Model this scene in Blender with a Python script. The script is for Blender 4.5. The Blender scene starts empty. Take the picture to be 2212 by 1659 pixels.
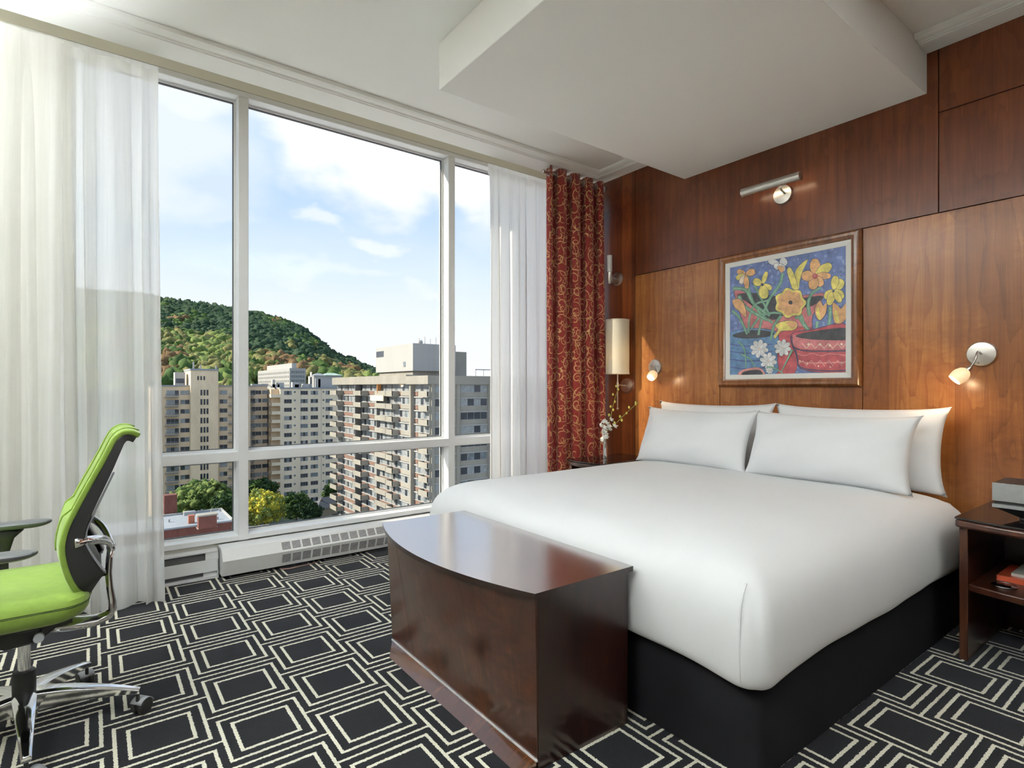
import bpy, bmesh, math, random
import numpy as np
from mathutils import Vector, Matrix
PI = math.pi
SC = bpy.context.scene
COL = SC.collection
random.seed(7)
rng = np.random.RandomState(7)

# ------------------------------------------------------------------ camera geometry
CXP, HYP, FP = 1106.0, 838.0, 1207.4          # image centre, horizon row, focal length (2212 px wide frame)
CH = 1.15                                      # eye height
YAW = math.radians(36.88)
CY_, SY_ = math.cos(YAW), math.sin(YAW)
def ray(px, py):
    a = (px-CXP)/FP; b = (HYP-py)/FP
    return (SY_+a*CY_, CY_-a*SY_, b)
def onX(px, py, X):
    r = ray(px, py); t = X/r[0]; return Vector((X, r[1]*t, CH+r[2]*t))
def onY(px, py, Y):
    r = ray(px, py); t = Y/r[1]; return Vector((r[0]*t, Y, CH+r[2]*t))
def onZ(px, py, z):
    r = ray(px, py); t = (z-CH)/r[2]; return Vector((r[0]*t, r[1]*t, z))
def atD(px, py, d):
    r = ray(px, py); return Vector((r[0]*d, r[1]*d, CH+r[2]*d))

# ------------------------------------------------------------------ mesh helper
class MB:
    def __init__(s): s.v = []; s.f = []; s.m = []; s.uv = None; s.mi = 0
    def add(s, vs, fs):
        o = len(s.v); s.v += [tuple(v) for v in vs]
        for f in fs: s.f.append(tuple(i+o for i in f)); s.m.append(s.mi)
        return s
    def box(s, x0, x1, y0, y1, z0, z1):
        if x0 > x1: x0, x1 = x1, x0
        if y0 > y1: y0, y1 = y1, y0
        if z0 > z1: z0, z1 = z1, z0
        v = [(x0,y0,z0),(x1,y0,z0),(x1,y1,z0),(x0,y1,z0),(x0,y0,z1),(x1,y0,z1),(x1,y1,z1),(x0,y1,z1)]
        return s.add(v, [(0,3,2,1),(4,5,6,7),(0,1,5,4),(1,2,6,5),(2,3,7,6),(3,0,4,7)])
    def prism(s, poly, z0, z1, axis='z'):
        n = len(poly)
        def P(a, b, h):
            return {'z':(a,b,h),'y':(a,h,b),'x':(h,a,b)}[axis]
        v = [P(a,b,z0) for a,b in poly]+[P(a,b,z1) for a,b in poly]
        f = [tuple(range(n))[::-1], tuple(range(n,2*n))]
        f += [(i,(i+1)%n,(i+1)%n+n,i+n) for i in range(n)]
        return s.add(v, f)
    def lathe(s, prof, c=(0,0,0), axis=(0,0,1), n=24):
        ax = Vector(axis).normalized()
        t = Vector((1,0,0)) if abs(ax.x) < .9 else Vector((0,1,0))
        u = ax.cross(t).normalized(); w = ax.cross(u)
        c = Vector(c); vs = []; fs = []
        for r, h in prof:
            for k in range(n):
                a = 2*PI*k/n
                vs.append(c+ax*h+(u*math.cos(a)+w*math.sin(a))*max(r,1e-5))
        for i in range(len(prof)-1):
            for k in range(n):
                fs.append((i*n+k, i*n+(k+1)%n, (i+1)*n+(k+1)%n, (i+1)*n+k))
        fs.append(tuple(range(n))[::-1]); fs.append(tuple(range((len(prof)-1)*n, len(prof)*n)))
        return s.add(vs, fs)
    def cyl(s, p0, p1, r0, r1=None, n=16):
        p0 = Vector(p0); p1 = Vector(p1); L = (p1-p0).length
        return s.lathe([(r0,0),(r0 if r1 is None else r1, L)], p0, (p1-p0), n)
    def tube(s, pts, rad, n=10, flat=None, up=None):
        pts = [Vector(p) for p in pts]; N = len(pts); vs = []; fs = []
        if not hasattr(rad, '__len__'): rad = [rad]*N
        U = Vector(up) if up else None
        prev = None
        for i, p in enumerate(pts):
            d = (pts[min(i+1,N-1)]-pts[max(i-1,0)]).normalized()
            if U is None:
                t = Vector((0,0,1)) if abs(d.z) < .95 else Vector((1,0,0))
                a = d.cross(t).normalized() if prev is None else (prev-d*prev.dot(d)).normalized()
                prev = a; b = d.cross(a)
            else:
                b = (U-d*U.dot(d)).normalized(); a = d.cross(b)
            ra = rad[i]; rb = ra*(flat[i] if hasattr(flat,'__len__') else flat) if flat else ra
            for k in range(n):
                an = 2*PI*k/n+PI/n
                ca, sa = math.cos(an), math.sin(an)
                if n == 4: ca *= 1.414; sa *= 1.414
                vs.append(p+a*ca*ra+b*sa*rb)
        for i in range(N-1):
            for k in range(n):
                fs.append((i*n+k, i*n+(k+1)%n, (i+1)*n+(k+1)%n, (i+1)*n+k))
        fs.append(tuple(range(n))[::-1]); fs.append(tuple(range((N-1)*n, N*n)))
        return s.add(vs, fs)
    def grid(s, rows, closed_u=False, closed_v=False, cap=False):
        nu = len(rows); nv = len(rows[0]); vs = [p for r in rows for p in r]; fs = []
        for i in range(nu if closed_u else nu-1):
            for j in range(nv if closed_v else nv-1):
                a = i*nv+j; b = i*nv+(j+1)%nv; c = ((i+1)%nu)*nv+(j+1)%nv; d = ((i+1)%nu)*nv+j
                fs.append((a,b,c,d))
        if cap:
            fs.append(tuple(range(nv))[::-1]); fs.append(tuple(range((nu-1)*nv, nu*nv)))
        return s.add(vs, fs)
    def sphere(s, c, r, nu=10, nv=14, sc=(1,1,1)):
        rows = []
        for i in range(nu+1):
            a = PI*i/nu
            rows.append([(c[0]+r*sc[0]*math.sin(a)*math.cos(2*PI*j/nv), c[1]+r*sc[1]*math.sin(a)*math.sin(2*PI*j/nv), c[2]+r*sc[2]*math.cos(a)) for j in range(nv)])
        return s.grid(rows, closed_v=True)
    def torus(s, c, axis, R, r, n=24, m=8):
        ax = Vector(axis).normalized(); t = Vector((1,0,0)) if abs(ax.x) < .9 else Vector((0,1,0))
        u = ax.cross(t).normalized(); w = ax.cross(u); c = Vector(c)
        rows = []
        for i in range(n):
            a = 2*PI*i/n; d = u*math.cos(a)+w*math.sin(a)
            rows.append([c+d*(R+r*math.cos(2*PI*j/m))+ax*r*math.sin(2*PI*j/m) for j in range(m)])
        return s.grid(rows, closed_u=True, closed_v=True)
    def build(s, name, mat, parent=None, smooth=False, bevel=0, sub=0, solid=0, weld=False, seg=2):
        org = Vector(parent['_o']) if parent is not None and '_o' in parent else Vector((0,0,0))
        me = bpy.data.meshes.new(name)
        V = [(a-org.x, b-org.y, c-org.z) for a,b,c in s.v]
        me.from_pydata(V, [], s.f)
        mats = mat if isinstance(mat, (list,tuple)) else [mat]
        for m in mats: me.materials.append(m)
        if len(mats) > 1: me.polygons.foreach_set('material_index', s.m)
        bm = bmesh.new(); bm.from_mesh(me)
        if weld: bmesh.ops.remove_doubles(bm, verts=bm.verts, dist=1e-5)
        bmesh.ops.recalc_face_normals(bm, faces=bm.faces)
        bm.to_mesh(me); bm.free()
        if s.uv:
            L = me.uv_layers.new(name='UVMap')
            for lp in me.loops: L.data[lp.index].uv = s.uv[lp.vertex_index]
        o = bpy.data.objects.new(name, me); COL.objects.link(o)
        if parent is not None:
            o.parent = parent; o['_o'] = tuple(org)
        if bevel:
            b = o.modifiers.new('bevel','BEVEL'); b.width = bevel; b.segments = seg; b.limit_method = 'ANGLE'; b.angle_limit = .6
        if solid:
            m = o.modifiers.new('solid','SOLIDIFY'); m.thickness = solid; m.offset = 0
        if sub:
            m = o.modifiers.new('sub','SUBSURF'); m.levels = sub; m.render_levels = sub
        if smooth or bevel or sub:
            me.polygons.foreach_set('use_smooth', [True]*len(me.polygons))
            if smooth == 'auto' or (bevel and not smooth):
                try:
                    me.set_sharp_from_angle(angle=.6)
                except Exception: pass
        return o
def tag(o, label=None, cat=None, group=None, kind=None):
    if label: o['label'] = label
    if cat: o['category'] = cat
    if group: o['group'] = group
    if kind: o['kind'] = kind
    return o
def thing(name, label, cat, loc=(0,0,0), group=None):
    o = bpy.data.objects.new(name, None); COL.objects.link(o)
    o.location = loc; o['_o'] = tuple(loc); o.empty_display_size = .1
    return tag(o, label, cat, group)
def structure(o): o['kind'] = 'structure'; return o

# ------------------------------------------------------------------ materials
def nmat(name):
    m = bpy.data.materials.new(name); m.use_nodes = True
    nt = m.node_tree; b = nt.nodes['Principled BSDF']; return m, nt, b
def N(nt, t, **k):
    n = nt.nodes.new(t)
    for a, v in k.items(): setattr(n, a, v)
    return n
def M(nt, op, a, b=None, c=None, clamp=False):
    n = nt.nodes.new('ShaderNodeMath'); n.operation = op; n.use_clamp = clamp
    for i, v in enumerate((a,b,c)):
        if v is None: continue
        if isinstance(v, (int,float)): n.inputs[i].default_value = v
        else: nt.links.new(v, n.inputs[i])
    return n.outputs[0]
def mixc(nt, f, a, b, mode='MIX'):
    n = nt.nodes.new('ShaderNodeMix'); n.data_type = 'RGBA'; n.blend_type = mode
    for s, v in ((n.inputs[0],f),(n.inputs[6],a),(n.inputs[7],b)):
        if isinstance(v, (int,float)): s.default_value = v
        elif isinstance(v, (tuple,list)): s.default_value = (*v[:3],1)
        else: nt.links.new(v, s)
    return n.outputs[2]
def ramp(nt, f, stops):
    n = nt.nodes.new('ShaderNodeValToRGB'); cr = n.color_ramp
    while len(cr.elements) < len(stops): cr.elements.new(.5)
    for e, (p, c) in zip(cr.elements, stops):
        e.position = p; e.color = (*c,1) if len(c) == 3 else c
    nt.links.new(f, n.inputs[0]); return n.outputs[0]
def noise(nt, vec, scale, detail=3, rough=.5, dist=0, dims='3D'):
    n = nt.nodes.new('ShaderNodeTexNoise'); n.noise_dimensions = dims
    n.inputs['Scale'].default_value = scale; n.inputs['Detail'].default_value = detail
    n.inputs['Roughness'].default_value = rough; n.inputs['Distortion'].default_value = dist
    if vec is not None: nt.links.new(vec, n.inputs['Vector'])
    return n.outputs[0]
def coord(nt, kind='Object'):
    return nt.nodes.new('ShaderNodeTexCoord').outputs[kind]
def mapping(nt, vec, sc=(1,1,1), loc=(0,0,0), rot=(0,0,0)):
    n = nt.nodes.new('ShaderNodeMapping'); nt.links.new(vec, n.inputs[0])
    n.inputs['Scale'].default_value = sc; n.inputs['Location'].default_value = loc; n.inputs['Rotation'].default_value = rot
    return n.outputs[0]
def sep(nt, vec):
    n = nt.nodes.new('ShaderNodeSeparateXYZ'); nt.links.new(vec, n.inputs[0]); return n.outputs
def comb(nt, x, y, z):
    n = nt.nodes.new('ShaderNodeCombineXYZ')
    for i, v in enumerate((x,y,z)):
        if isinstance(v, (int,float)): n.inputs[i].default_value = v
        else: nt.links.new(v, n.inputs[i])
    return n.outputs[0]
def bump(nt, b, h, strength=.2, dist=.01):
    n = nt.nodes.new('ShaderNodeBump'); n.inputs['Strength'].default_value = strength; n.inputs['Distance'].default_value = dist
    nt.links.new(h, n.inputs['Height']); nt.links.new(n.outputs[0], b.inputs['Normal'])
def simple(name, col, rough=.5, metal=0, var=.06, scale=8, bmp=0, bscale=200, spec=None, coat=0, sheen=0):
    m, nt, b = nmat(name)
    b.inputs['Roughness'].default_value = rough; b.inputs['Metallic'].default_value = metal
    if spec is not None: b.inputs['Specular IOR Level'].default_value = spec
    if coat: b.inputs['Coat Weight'].default_value = coat; b.inputs['Coat Roughness'].default_value = .05
    if sheen: b.inputs['Sheen Weight'].default_value = sheen; b.inputs['Sheen Roughness'].default_value = .4
    co = coord(nt); n = noise(nt, co, scale, 4)
    lo = tuple(c*(1-var) for c in col); hi = tuple(min(1,c*(1+var)) for c in col)
    nt.links.new(ramp(nt, n, [(.3,lo),(.7,hi)]), b.inputs['Base Color'])
    if bmp: bump(nt, b, noise(nt, co, bscale, 2), bmp, .002)
    return m
def wood(name, dark, mid, light, leaf=.29, axis='y', rough=.3, coat=.3, grain='z', tone=.35, offs=0., curl=.12, ringk=7., streak=.3):
    m, nt, b = nmat(name)
    s = sep(nt, coord(nt)); ax = {'x':0,'y':1,'z':2}
    u = M(nt,'ADD', s[ax[axis]], offs+20); v = s[ax[grain]]
    pp = M(nt,'PINGPONG', u, leaf)
    lid = M(nt,'FLOOR', M(nt,'DIVIDE', u, leaf))
    wn = N(nt,'ShaderNodeTexWhiteNoise', noise_dimensions='1D'); nt.links.new(lid, wn.inputs['W'])
    fl = noise(nt, comb(nt, M(nt,'MULTIPLY',pp,5.), M(nt,'MULTIPLY',v,.85), 0), 1.0, 3, .45, .35)
    rings = M(nt,'FRACT', M(nt,'MULTIPLY', fl, ringk*1.6))
    rings = M(nt,'POWER', rings, 3.)
    fine = noise(nt, comb(nt, M(nt,'MULTIPLY',u,150.), M(nt,'MULTIPLY',v,2.5), 0), 1., 3, .6)
    stk = noise(nt, comb(nt, M(nt,'MULTIPLY',u,22.), M(nt,'MULTIPLY',v,.5), 3.), 1., 3, .6)
    cur = noise(nt, comb(nt, M(nt,'MULTIPLY',pp,9.), M(nt,'MULTIPLY',v,17.), 5.), 1., 3, .5, 1.6)
    blo = noise(nt, comb(nt, M(nt,'MULTIPLY',u,1.6), M(nt,'MULTIPLY',v,2.2), 9.), 1., 3, .55)
    f = M(nt,'MULTIPLY', blo, .55)
    f = M(nt,'ADD', f, M(nt,'MULTIPLY', M(nt,'SUBTRACT',stk,.5), streak*1.6))
    f = M(nt,'ADD', f, M(nt,'MULTIPLY', M(nt,'SUBTRACT',fine,.5), .30))
    msk = M(nt,'MULTIPLY', M(nt,'SUBTRACT', noise(nt, comb(nt, M(nt,'MULTIPLY',u,4.), M(nt,'MULTIPLY',v,2.6), 2.), 1., 2), .40), 6., clamp=True)
    f = M(nt,'ADD', f, M(nt,'MULTIPLY', M(nt,'MULTIPLY', M(nt,'SUBTRACT',cur,.5), curl*2), msk))
    f = M(nt,'ADD', f, M(nt,'MULTIPLY', M(nt,'SUBTRACT',wn.outputs[0],.5), tone*.5))
    f = M(nt,'SUBTRACT', f, M(nt,'MULTIPLY', rings, .13))
    f = M(nt,'ADD', f, .25)
    c = ramp(nt, f, [(.12,dark),(.5,mid),(.85,light)])
    # veneer joints
    e = M(nt,'ABSOLUTE', M(nt,'SUBTRACT', M(nt,'FRACT', M(nt,'DIVIDE', u, leaf)), .5))
    j = M(nt,'GREATER_THAN', e, .5-.0012/leaf)
    c = mixc(nt, M(nt,'MULTIPLY', j, .35), c, dark)
    nt.links.new(c, b.inputs['Base Color'])
    b.inputs['Roughness'].default_value = rough
    b.inputs['Coat Weight'].default_value = coat; b.inputs['Coat Roughness'].default_value = max(.04, rough*.5)
    bump(nt, b, fine, .06, .001)
    return m

WHITE = simple('white_frame_paint', (.83,.835,.835), .35, var=.01)
CEIL = simple('ceiling_paint', (.90,.90,.86), .8, var=.012, scale=1.5)
BEIGE = simple('beige_wall_paint', (.80,.77,.66), .8, var=.02, scale=2)
CREAMW = simple('cream_wall_paint', (.80,.78,.70), .8, var=.02, scale=2)
HEATM = simple('heater_enamel', (.80,.80,.80), .18, var=.01)
DARKGAP = simple('dark_recess', (.015,.015,.015), .7)
CHROME = simple('chrome', (.80,.80,.81), .09, 1, var=.02)
NICKEL = simple('brushed_nickel', (.62,.60,.56), .3, 1, var=.05, scale=30)
ALU = simple('brushed_aluminium', (.55,.57,.58), .38, 1, var=.05, scale=60)
BLACKP = simple('black_plastic', (.018,.018,.018), .45)
GREYP = simple('grey_plastic', (.10,.105,.11), .42)
LIGHTGP = simple('light_grey_plastic', (.30,.31,.32), .4)
LINEN = simple('white_linen', (.76,.765,.77), .75, var=.015, scale=3, bmp=.05, bscale=900, sheen=.15)
PILLOWM = simple('pillow_linen', (.84,.845,.85), .8, var=.01, scale=3, sheen=.15)
SKIRT = simple('black_bed_skirt', (.009,.009,.0105), .85, var=.2, scale=5, bmp=.2, bscale=600, spec=.2)
GREEN = simple('lime_green_fabric', (.20,.31,.04), .75, var=.08, scale=40, bmp=.25, bscale=500, sheen=.3)
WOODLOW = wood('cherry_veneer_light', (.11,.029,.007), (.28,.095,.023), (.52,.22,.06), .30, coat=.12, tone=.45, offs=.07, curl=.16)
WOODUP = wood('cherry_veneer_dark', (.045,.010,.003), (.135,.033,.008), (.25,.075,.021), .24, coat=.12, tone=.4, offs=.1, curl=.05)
WOODSTRIP = wood('cherry_planks', (.05,.011,.004), (.19,.045,.012), (.36,.105,.028), .105, tone=.7, offs=.02, curl=.03)
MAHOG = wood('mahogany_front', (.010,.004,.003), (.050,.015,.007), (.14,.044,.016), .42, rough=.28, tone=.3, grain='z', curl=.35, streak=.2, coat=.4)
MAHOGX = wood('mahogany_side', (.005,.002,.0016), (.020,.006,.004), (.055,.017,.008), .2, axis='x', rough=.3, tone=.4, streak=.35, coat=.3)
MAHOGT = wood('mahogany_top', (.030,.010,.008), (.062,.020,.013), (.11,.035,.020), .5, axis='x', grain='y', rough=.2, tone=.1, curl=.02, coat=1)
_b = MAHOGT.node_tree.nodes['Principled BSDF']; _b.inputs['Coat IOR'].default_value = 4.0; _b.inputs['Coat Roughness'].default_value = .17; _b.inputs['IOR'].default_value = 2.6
MAHOGP = wood('mahogany_plinth', (.022,.008,.002), (.07,.024,.007), (.14,.052,.014), .4, rough=.10, tone=.1, curl=.1, coat=1)
FRAMEW = wood('picture_frame_wood', (.05,.014,.005), (.22,.08,.025), (.40,.17,.06), .35, rough=.25, tone=.4, curl=.2, coat=.6)
GLASSBLK = simple('black_glass', (.012,.010,.010), .03, spec=.8)

def carpet():
    m, nt, b = nmat('patterned_carpet')
    co = coord(nt)
    nz = N(nt,'ShaderNodeTexNoise'); nz.inputs['Scale'].default_value = 160; nz.inputs['Detail'].default_value = 2
    nt.links.new(co, nz.inputs['Vector'])
    s = sep(nt, co); ns = sep(nt, nz.outputs['Color'])
    X = M(nt,'ADD', s[0], M(nt,'MULTIPLY', M(nt,'SUBTRACT', ns[0], .5), .009))
    Y = M(nt,'ADD', s[1], M(nt,'MULTIPLY', M(nt,'SUBTRACT', ns[1], .5), .009))
    px, py = .2872, .3279
    ux = M(nt,'ADD', M(nt,'DIVIDE', M(nt,'SUBTRACT', X, .344+.1265), px), 40.5)
    k = M(nt,'FLOOR', ux)
    du = M(nt,'ABSOLUTE', M(nt,'MULTIPLY', M(nt,'SUBTRACT', M(nt,'FRACT', ux), .5), px))
    odd = M(nt,'MODULO', k, 2.0)
    vy = M(nt,'ADD', M(nt,'DIVIDE', M(nt,'SUBTRACT', Y, 2.147-.1265), py), 40.5)
    vy = M(nt,'SUBTRACT', vy, M(nt,'MULTIPLY', odd, .5))
    dv = M(nt,'ABSOLUTE', M(nt,'MULTIPLY', M(nt,'SUBTRACT', M(nt,'FRACT', vy), .5), py))
    mx = M(nt,'MAXIMUM', du, dv)
    w = .0057
    l1 = M(nt,'LESS_THAN', M(nt,'ABSOLUTE', M(nt,'SUBTRACT', mx, .1265)), w)
    l2 = M(nt,'LESS_THAN', M(nt,'ABSOLUTE', M(nt,'SUBTRACT', mx, .0885)), w)
    l3 = M(nt,'LESS_THAN', M(nt,'ABSOLUTE', M(nt,'SUBTRACT', dv, py/2)), w*.9)
    l4 = M(nt,'MULTIPLY', M(nt,'LESS_THAN', dv, w*.9), M(nt,'GREATER_THAN', du, .1265))
    L = M(nt,'MAXIMUM', M(nt,'MAXIMUM', l1, l2), M(nt,'MAXIMUM', l3, l4))
    big = noise(nt, co, 5, 4); fz = noise(nt, co, 420, 2)
    base = ramp(nt, M(nt,'ADD', M(nt,'MULTIPLY',big,.4), M(nt,'MULTIPLY',fz,.6)), [(.3,(.003,.003,.0035)),(.7,(.014,.014,.0158))])
    cream = ramp(nt, fz, [(.3,(.60,.56,.44)),(.7,(.92,.89,.74))])
    nt.links.new(mixc(nt, L, base, cream), b.inputs['Base Color'])
    b.inputs['Roughness'].default_value = .9; b.inputs['Specular IOR Level'].default_value = .25
    b.inputs['Sheen Weight'].default_value = .14; b.inputs['Sheen Roughness'].default_value = .35
    b.inputs['Sheen Tint'].default_value = (.75,.78,.9,1)
    bump(nt, b, M(nt,'ADD', M(nt,'MULTIPLY', L, .4), fz), .6, .004)
    return m
CARPET = carpet()

def sheer(name, tr, col):
    m = bpy.data.materials.new(name); m.use_nodes = True; nt = m.node_tree
    nt.nodes.remove(nt.nodes['Principled BSDF']); out = nt.nodes['Material Output']
    t = N(nt,'ShaderNodeBsdfTransparent'); d = N(nt,'ShaderNodeBsdfDiffuse'); tl = N(nt,'ShaderNodeBsdfTranslucent')
    d.inputs[0].default_value = (*col,1); tl.inputs[0].default_value = (*col,1)
    m1 = N(nt,'ShaderNodeMixShader'); m1.inputs[0].default_value = .62
    nt.links.new(d.outputs[0], m1.inputs[1]); nt.links.new(tl.outputs[0], m1.inputs[2])
    m2 = N(nt,'ShaderNodeMixShader')
    w = noise(nt, mapping(nt, coord(nt), (60,60,2)), 1., 2)
    f = M(nt,'SUBTRACT', 1-tr+.08, M(nt,'MULTIPLY', w, .16))
    nt.links.new(f, m2.inputs[0])
    nt.links.new(t.outputs[0], m2.inputs[1]); nt.links.new(m1.outputs[0], m2.inputs[2])
    nt.links.new(m2.outputs[0], out.inputs[0]); return m
SHEERL = sheer('sheer_voile', .22, (.975,.97,.94))
SHEERR = sheer('sheer_voile_white', .08, (.985,.985,.98))

def glassmat():
    m = bpy.data.materials.new('window_glass'); m.use_nodes = True; nt = m.node_tree
    nt.nodes.remove(nt.nodes['Principled BSDF']); out = nt.nodes['Material Output']
    t = N(nt,'ShaderNodeBsdfTransparent'); t.inputs[0].default_value = (.98,.985,.982,1)
    g = N(nt,'ShaderNodeBsdfGlossy'); g.inputs['Roughness'].default_value = .0
    fr = N(nt,'ShaderNodeFresnel'); fr.inputs[0].default_value = 1.35
    wob = noise(nt, coord(nt), .8, 1)
    bp = N(nt,'ShaderNodeBump'); bp.inputs['Strength'].default_value = .01; nt.links.new(wob, bp.inputs['Height'])
    nt.links.new(bp.outputs[0], g.inputs['Normal'])
    mx = N(nt,'ShaderNodeMixShader'); nt.links.new(M(nt,'MULTIPLY', fr.outputs[0], .4), mx.inputs[0])
    nt.links.new(t.outputs[0], mx.inputs[1]); nt.links.new(g.outputs[0], mx.inputs[2])
    nt.links.new(mx.outputs[0], out.inputs[0]); return m
GLASS = glassmat()

def scroll_fabric():
    m, nt, b = nmat('red_scroll_fabric')
    uv = coord(nt, 'UV'); 
    def layer(scale, offx, K, w, R):
        p = mapping(nt, uv, (scale,scale,scale), (offx, offx*.7, 0))
        vo = N(nt,'ShaderNodeTexVoronoi', voronoi_dimensions='2D', feature='F1'); vo.inputs['Scale'].default_value = 1; vo.inputs['Randomness'].default_value = .55
        nt.links.new(p, vo.inputs['Vector'])
        sub = N(nt,'ShaderNodeVectorMath', operation='SUBTRACT'); nt.links.new(p, sub.inputs[0]); nt.links.new(vo.outputs['Position'], sub.inputs[1])
        s = sep(nt, sub.outputs[0]); cs = sep(nt, vo.outputs['Color'])
        r = vo.outputs['Distance']
        sgn = M(nt,'SUBTRACT', M(nt,'MULTIPLY', M(nt,'GREATER_THAN', cs[0], .5), 2.), 1.)
        th = M(nt,'MULTIPLY', M(nt,'ARCTAN2', s[1], M(nt,'MULTIPLY', s[0], sgn)), 1/(2*PI))
        ph = M(nt,'ADD', M(nt,'ADD', th, M(nt,'MULTIPLY', r, K)), cs[1])
        a = M(nt,'ABSOLUTE', M(nt,'SUBTRACT', M(nt,'FRACT', M(nt,'ADD', ph, 10.)), .5))
        width = M(nt,'MULTIPLY', M(nt,'SUBTRACT', 1.15, M(nt,'MULTIPLY', r, .6)), w*K)
        on = M(nt,'LESS_THAN', a, width)
        on = M(nt,'MULTIPLY', on, M(nt,'LESS_THAN', r, R))
        return M(nt,'MULTIPLY', on, M(nt,'GREATER_THAN', r, .06))
    a = layer(8.5, 0., 2.0, .031, .60)
    c2 = layer(12.5, 3.3, 2.0, .032, .44)
    L = M(nt,'MAXIMUM', a, c2)
    # linking stems
    pd = mapping(nt, uv, (7.,5.,7.))
    ds = N(nt,'ShaderNodeTexNoise'); ds.inputs['Scale'].default_value = 1.6; nt.links.new(pd, ds.inputs['Vector'])
    ad = N(nt,'ShaderNodeVectorMath', operation='MULTIPLY_ADD'); nt.links.new(ds.outputs['Color'], ad.inputs[0]); ad.inputs[1].default_value = (.9,.9,.9); nt.links.new(pd, ad.inputs[2])
    ve = N(nt,'ShaderNodeTexVoronoi', voronoi_dimensions='2D', feature='DISTANCE_TO_EDGE'); ve.inputs['Scale'].default_value = 1
    nt.links.new(ad.outputs[0], ve.inputs['Vector'])
    st = M(nt,'LESS_THAN', ve.outputs['Distance'], .011)
    L = M(nt,'MAXIMUM', L, st)
    red = ramp(nt, noise(nt, uv, 300, 2), [(.3,(.26,.017,.014)),(.7,(.38,.030,.022))])
    gold = ramp(nt, noise(nt, uv, 500, 2), [(.3,(.66,.40,.14)),(.7,(.85,.58,.26))])
    nt.links.new(mixc(nt, L, red, gold), b.inputs['Base Color'])
    b.inputs['Roughness'].default_value = .7; b.inputs['Sheen Weight'].default_value = .3
    bump(nt, b, M(nt,'ADD', L, noise(nt, uv, 900, 1)), .15, .001)
    return m
REDFAB = scroll_fabric()
#PART2
# ================================================================== THE ROOM
WX, WY = 3.54, 3.835          # head wall plane, window wall inner face
ZC, ZI = 2.922, 2.955         # ceiling border, ceiling field
b = MB().box(-2.0, WX, -3.0, 3.95, -.12, 0)
structure(b.build('floor', CARPET))
# ceiling with stepped border along window wall and head wall
b = MB()
b.box(-2.0, WX+.15, -3.0, 3.52, ZI, ZI+.2)
ceiling = structure(b.build('ceiling', CEIL))
def crown(b, o, d):
    # stepped cross-section measured inward from the wall line: (inset, z)
    prof = [(0,ZC),(.15,ZC),(.153,ZC+.006),(.165,ZC+.004),(.17,ZC+.012),(.205,ZC+.016),(.215,ZC+.006),(.235,ZC+.012),(.238,ZI-.001)]
    return prof
b = MB()
pr_ = crown(b,0,0)
rows = []
for ins, z in pr_:
    rows.append([(-2.0, 3.50-ins, z), (WX-ins*.8, 3.50-ins, z), (WX-ins*.8, -3.0, z)])
b.grid(rows)
b.box(-2.0, WX, 3.4999, 3.52, ZC, ZI)
b.build('trim_1', CEIL)['kind'] = 'structure'
# soffit over the bed
b = MB().box(1.45, WX, 1.05, 2.57, 2.710, ZI)
o = b.build('soffit', CEIL, ceiling, bevel=.004)
# curtain pocket and bulkhead above the window
b = MB(); b.box(-2.0, WX, WY-.006, WY+.028, 3.0205, 3.25); b.box(-2.0, WX, 3.521, WY, 3.20, 3.25)
b.box(-2.0, WX, 3.5205, 3.53, 2.96, 3.2)
structure(b.build('trim_2', BEIGE))
# side and back walls
TAUPE = simple('taupe_wall_paint', (.20,.17,.14), .8, var=.02, scale=2)
structure(MB().box(-2.15, -2.0, -3.0, 4.0, -.12, 3.25).build('wall_left', TAUPE))
structure(MB().box(-2.15, WX+.15, -3.15, -3.0, -.12, 3.25).build('wall_back', TAUPE))
b = MB()
b.box(-2.0, -.15, WY, WY+.18, 0, 3.25)               # solid wall left of the window
b.box(-.15, WX, WY+.02, WY+.18, 0, .19)              # spandrel below
b.box(-.15, WX+.1, WY+.03, WY+.18, 3.01, 3.3)
structure(b.build('wall_front', CREAMW))
# head wall: backing + veneer panels
wall_r = structure(MB().box(WX+.012, WX+.15, -3.0, WY+.18, -.12, 3.25).build('wall_right', simple('panel_shadow_gap', (.02,.008,.004), .6)))
G = .0022
def panel(y0, y1, z0, z1, m):
    MB().box(WX, WX+.0115, y0+G, y1-G, z0+G, z1-G).build('veneer_panel', m, wall_r, bevel=.0012, seg=1)
ZS = 2.066
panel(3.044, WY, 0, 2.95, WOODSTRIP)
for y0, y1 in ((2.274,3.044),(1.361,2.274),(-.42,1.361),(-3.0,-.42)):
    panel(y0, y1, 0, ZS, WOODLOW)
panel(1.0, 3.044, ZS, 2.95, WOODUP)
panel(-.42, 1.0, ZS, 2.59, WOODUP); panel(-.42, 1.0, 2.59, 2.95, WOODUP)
panel(-3.0, -.42, ZS, 2.95, WOODUP)

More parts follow.
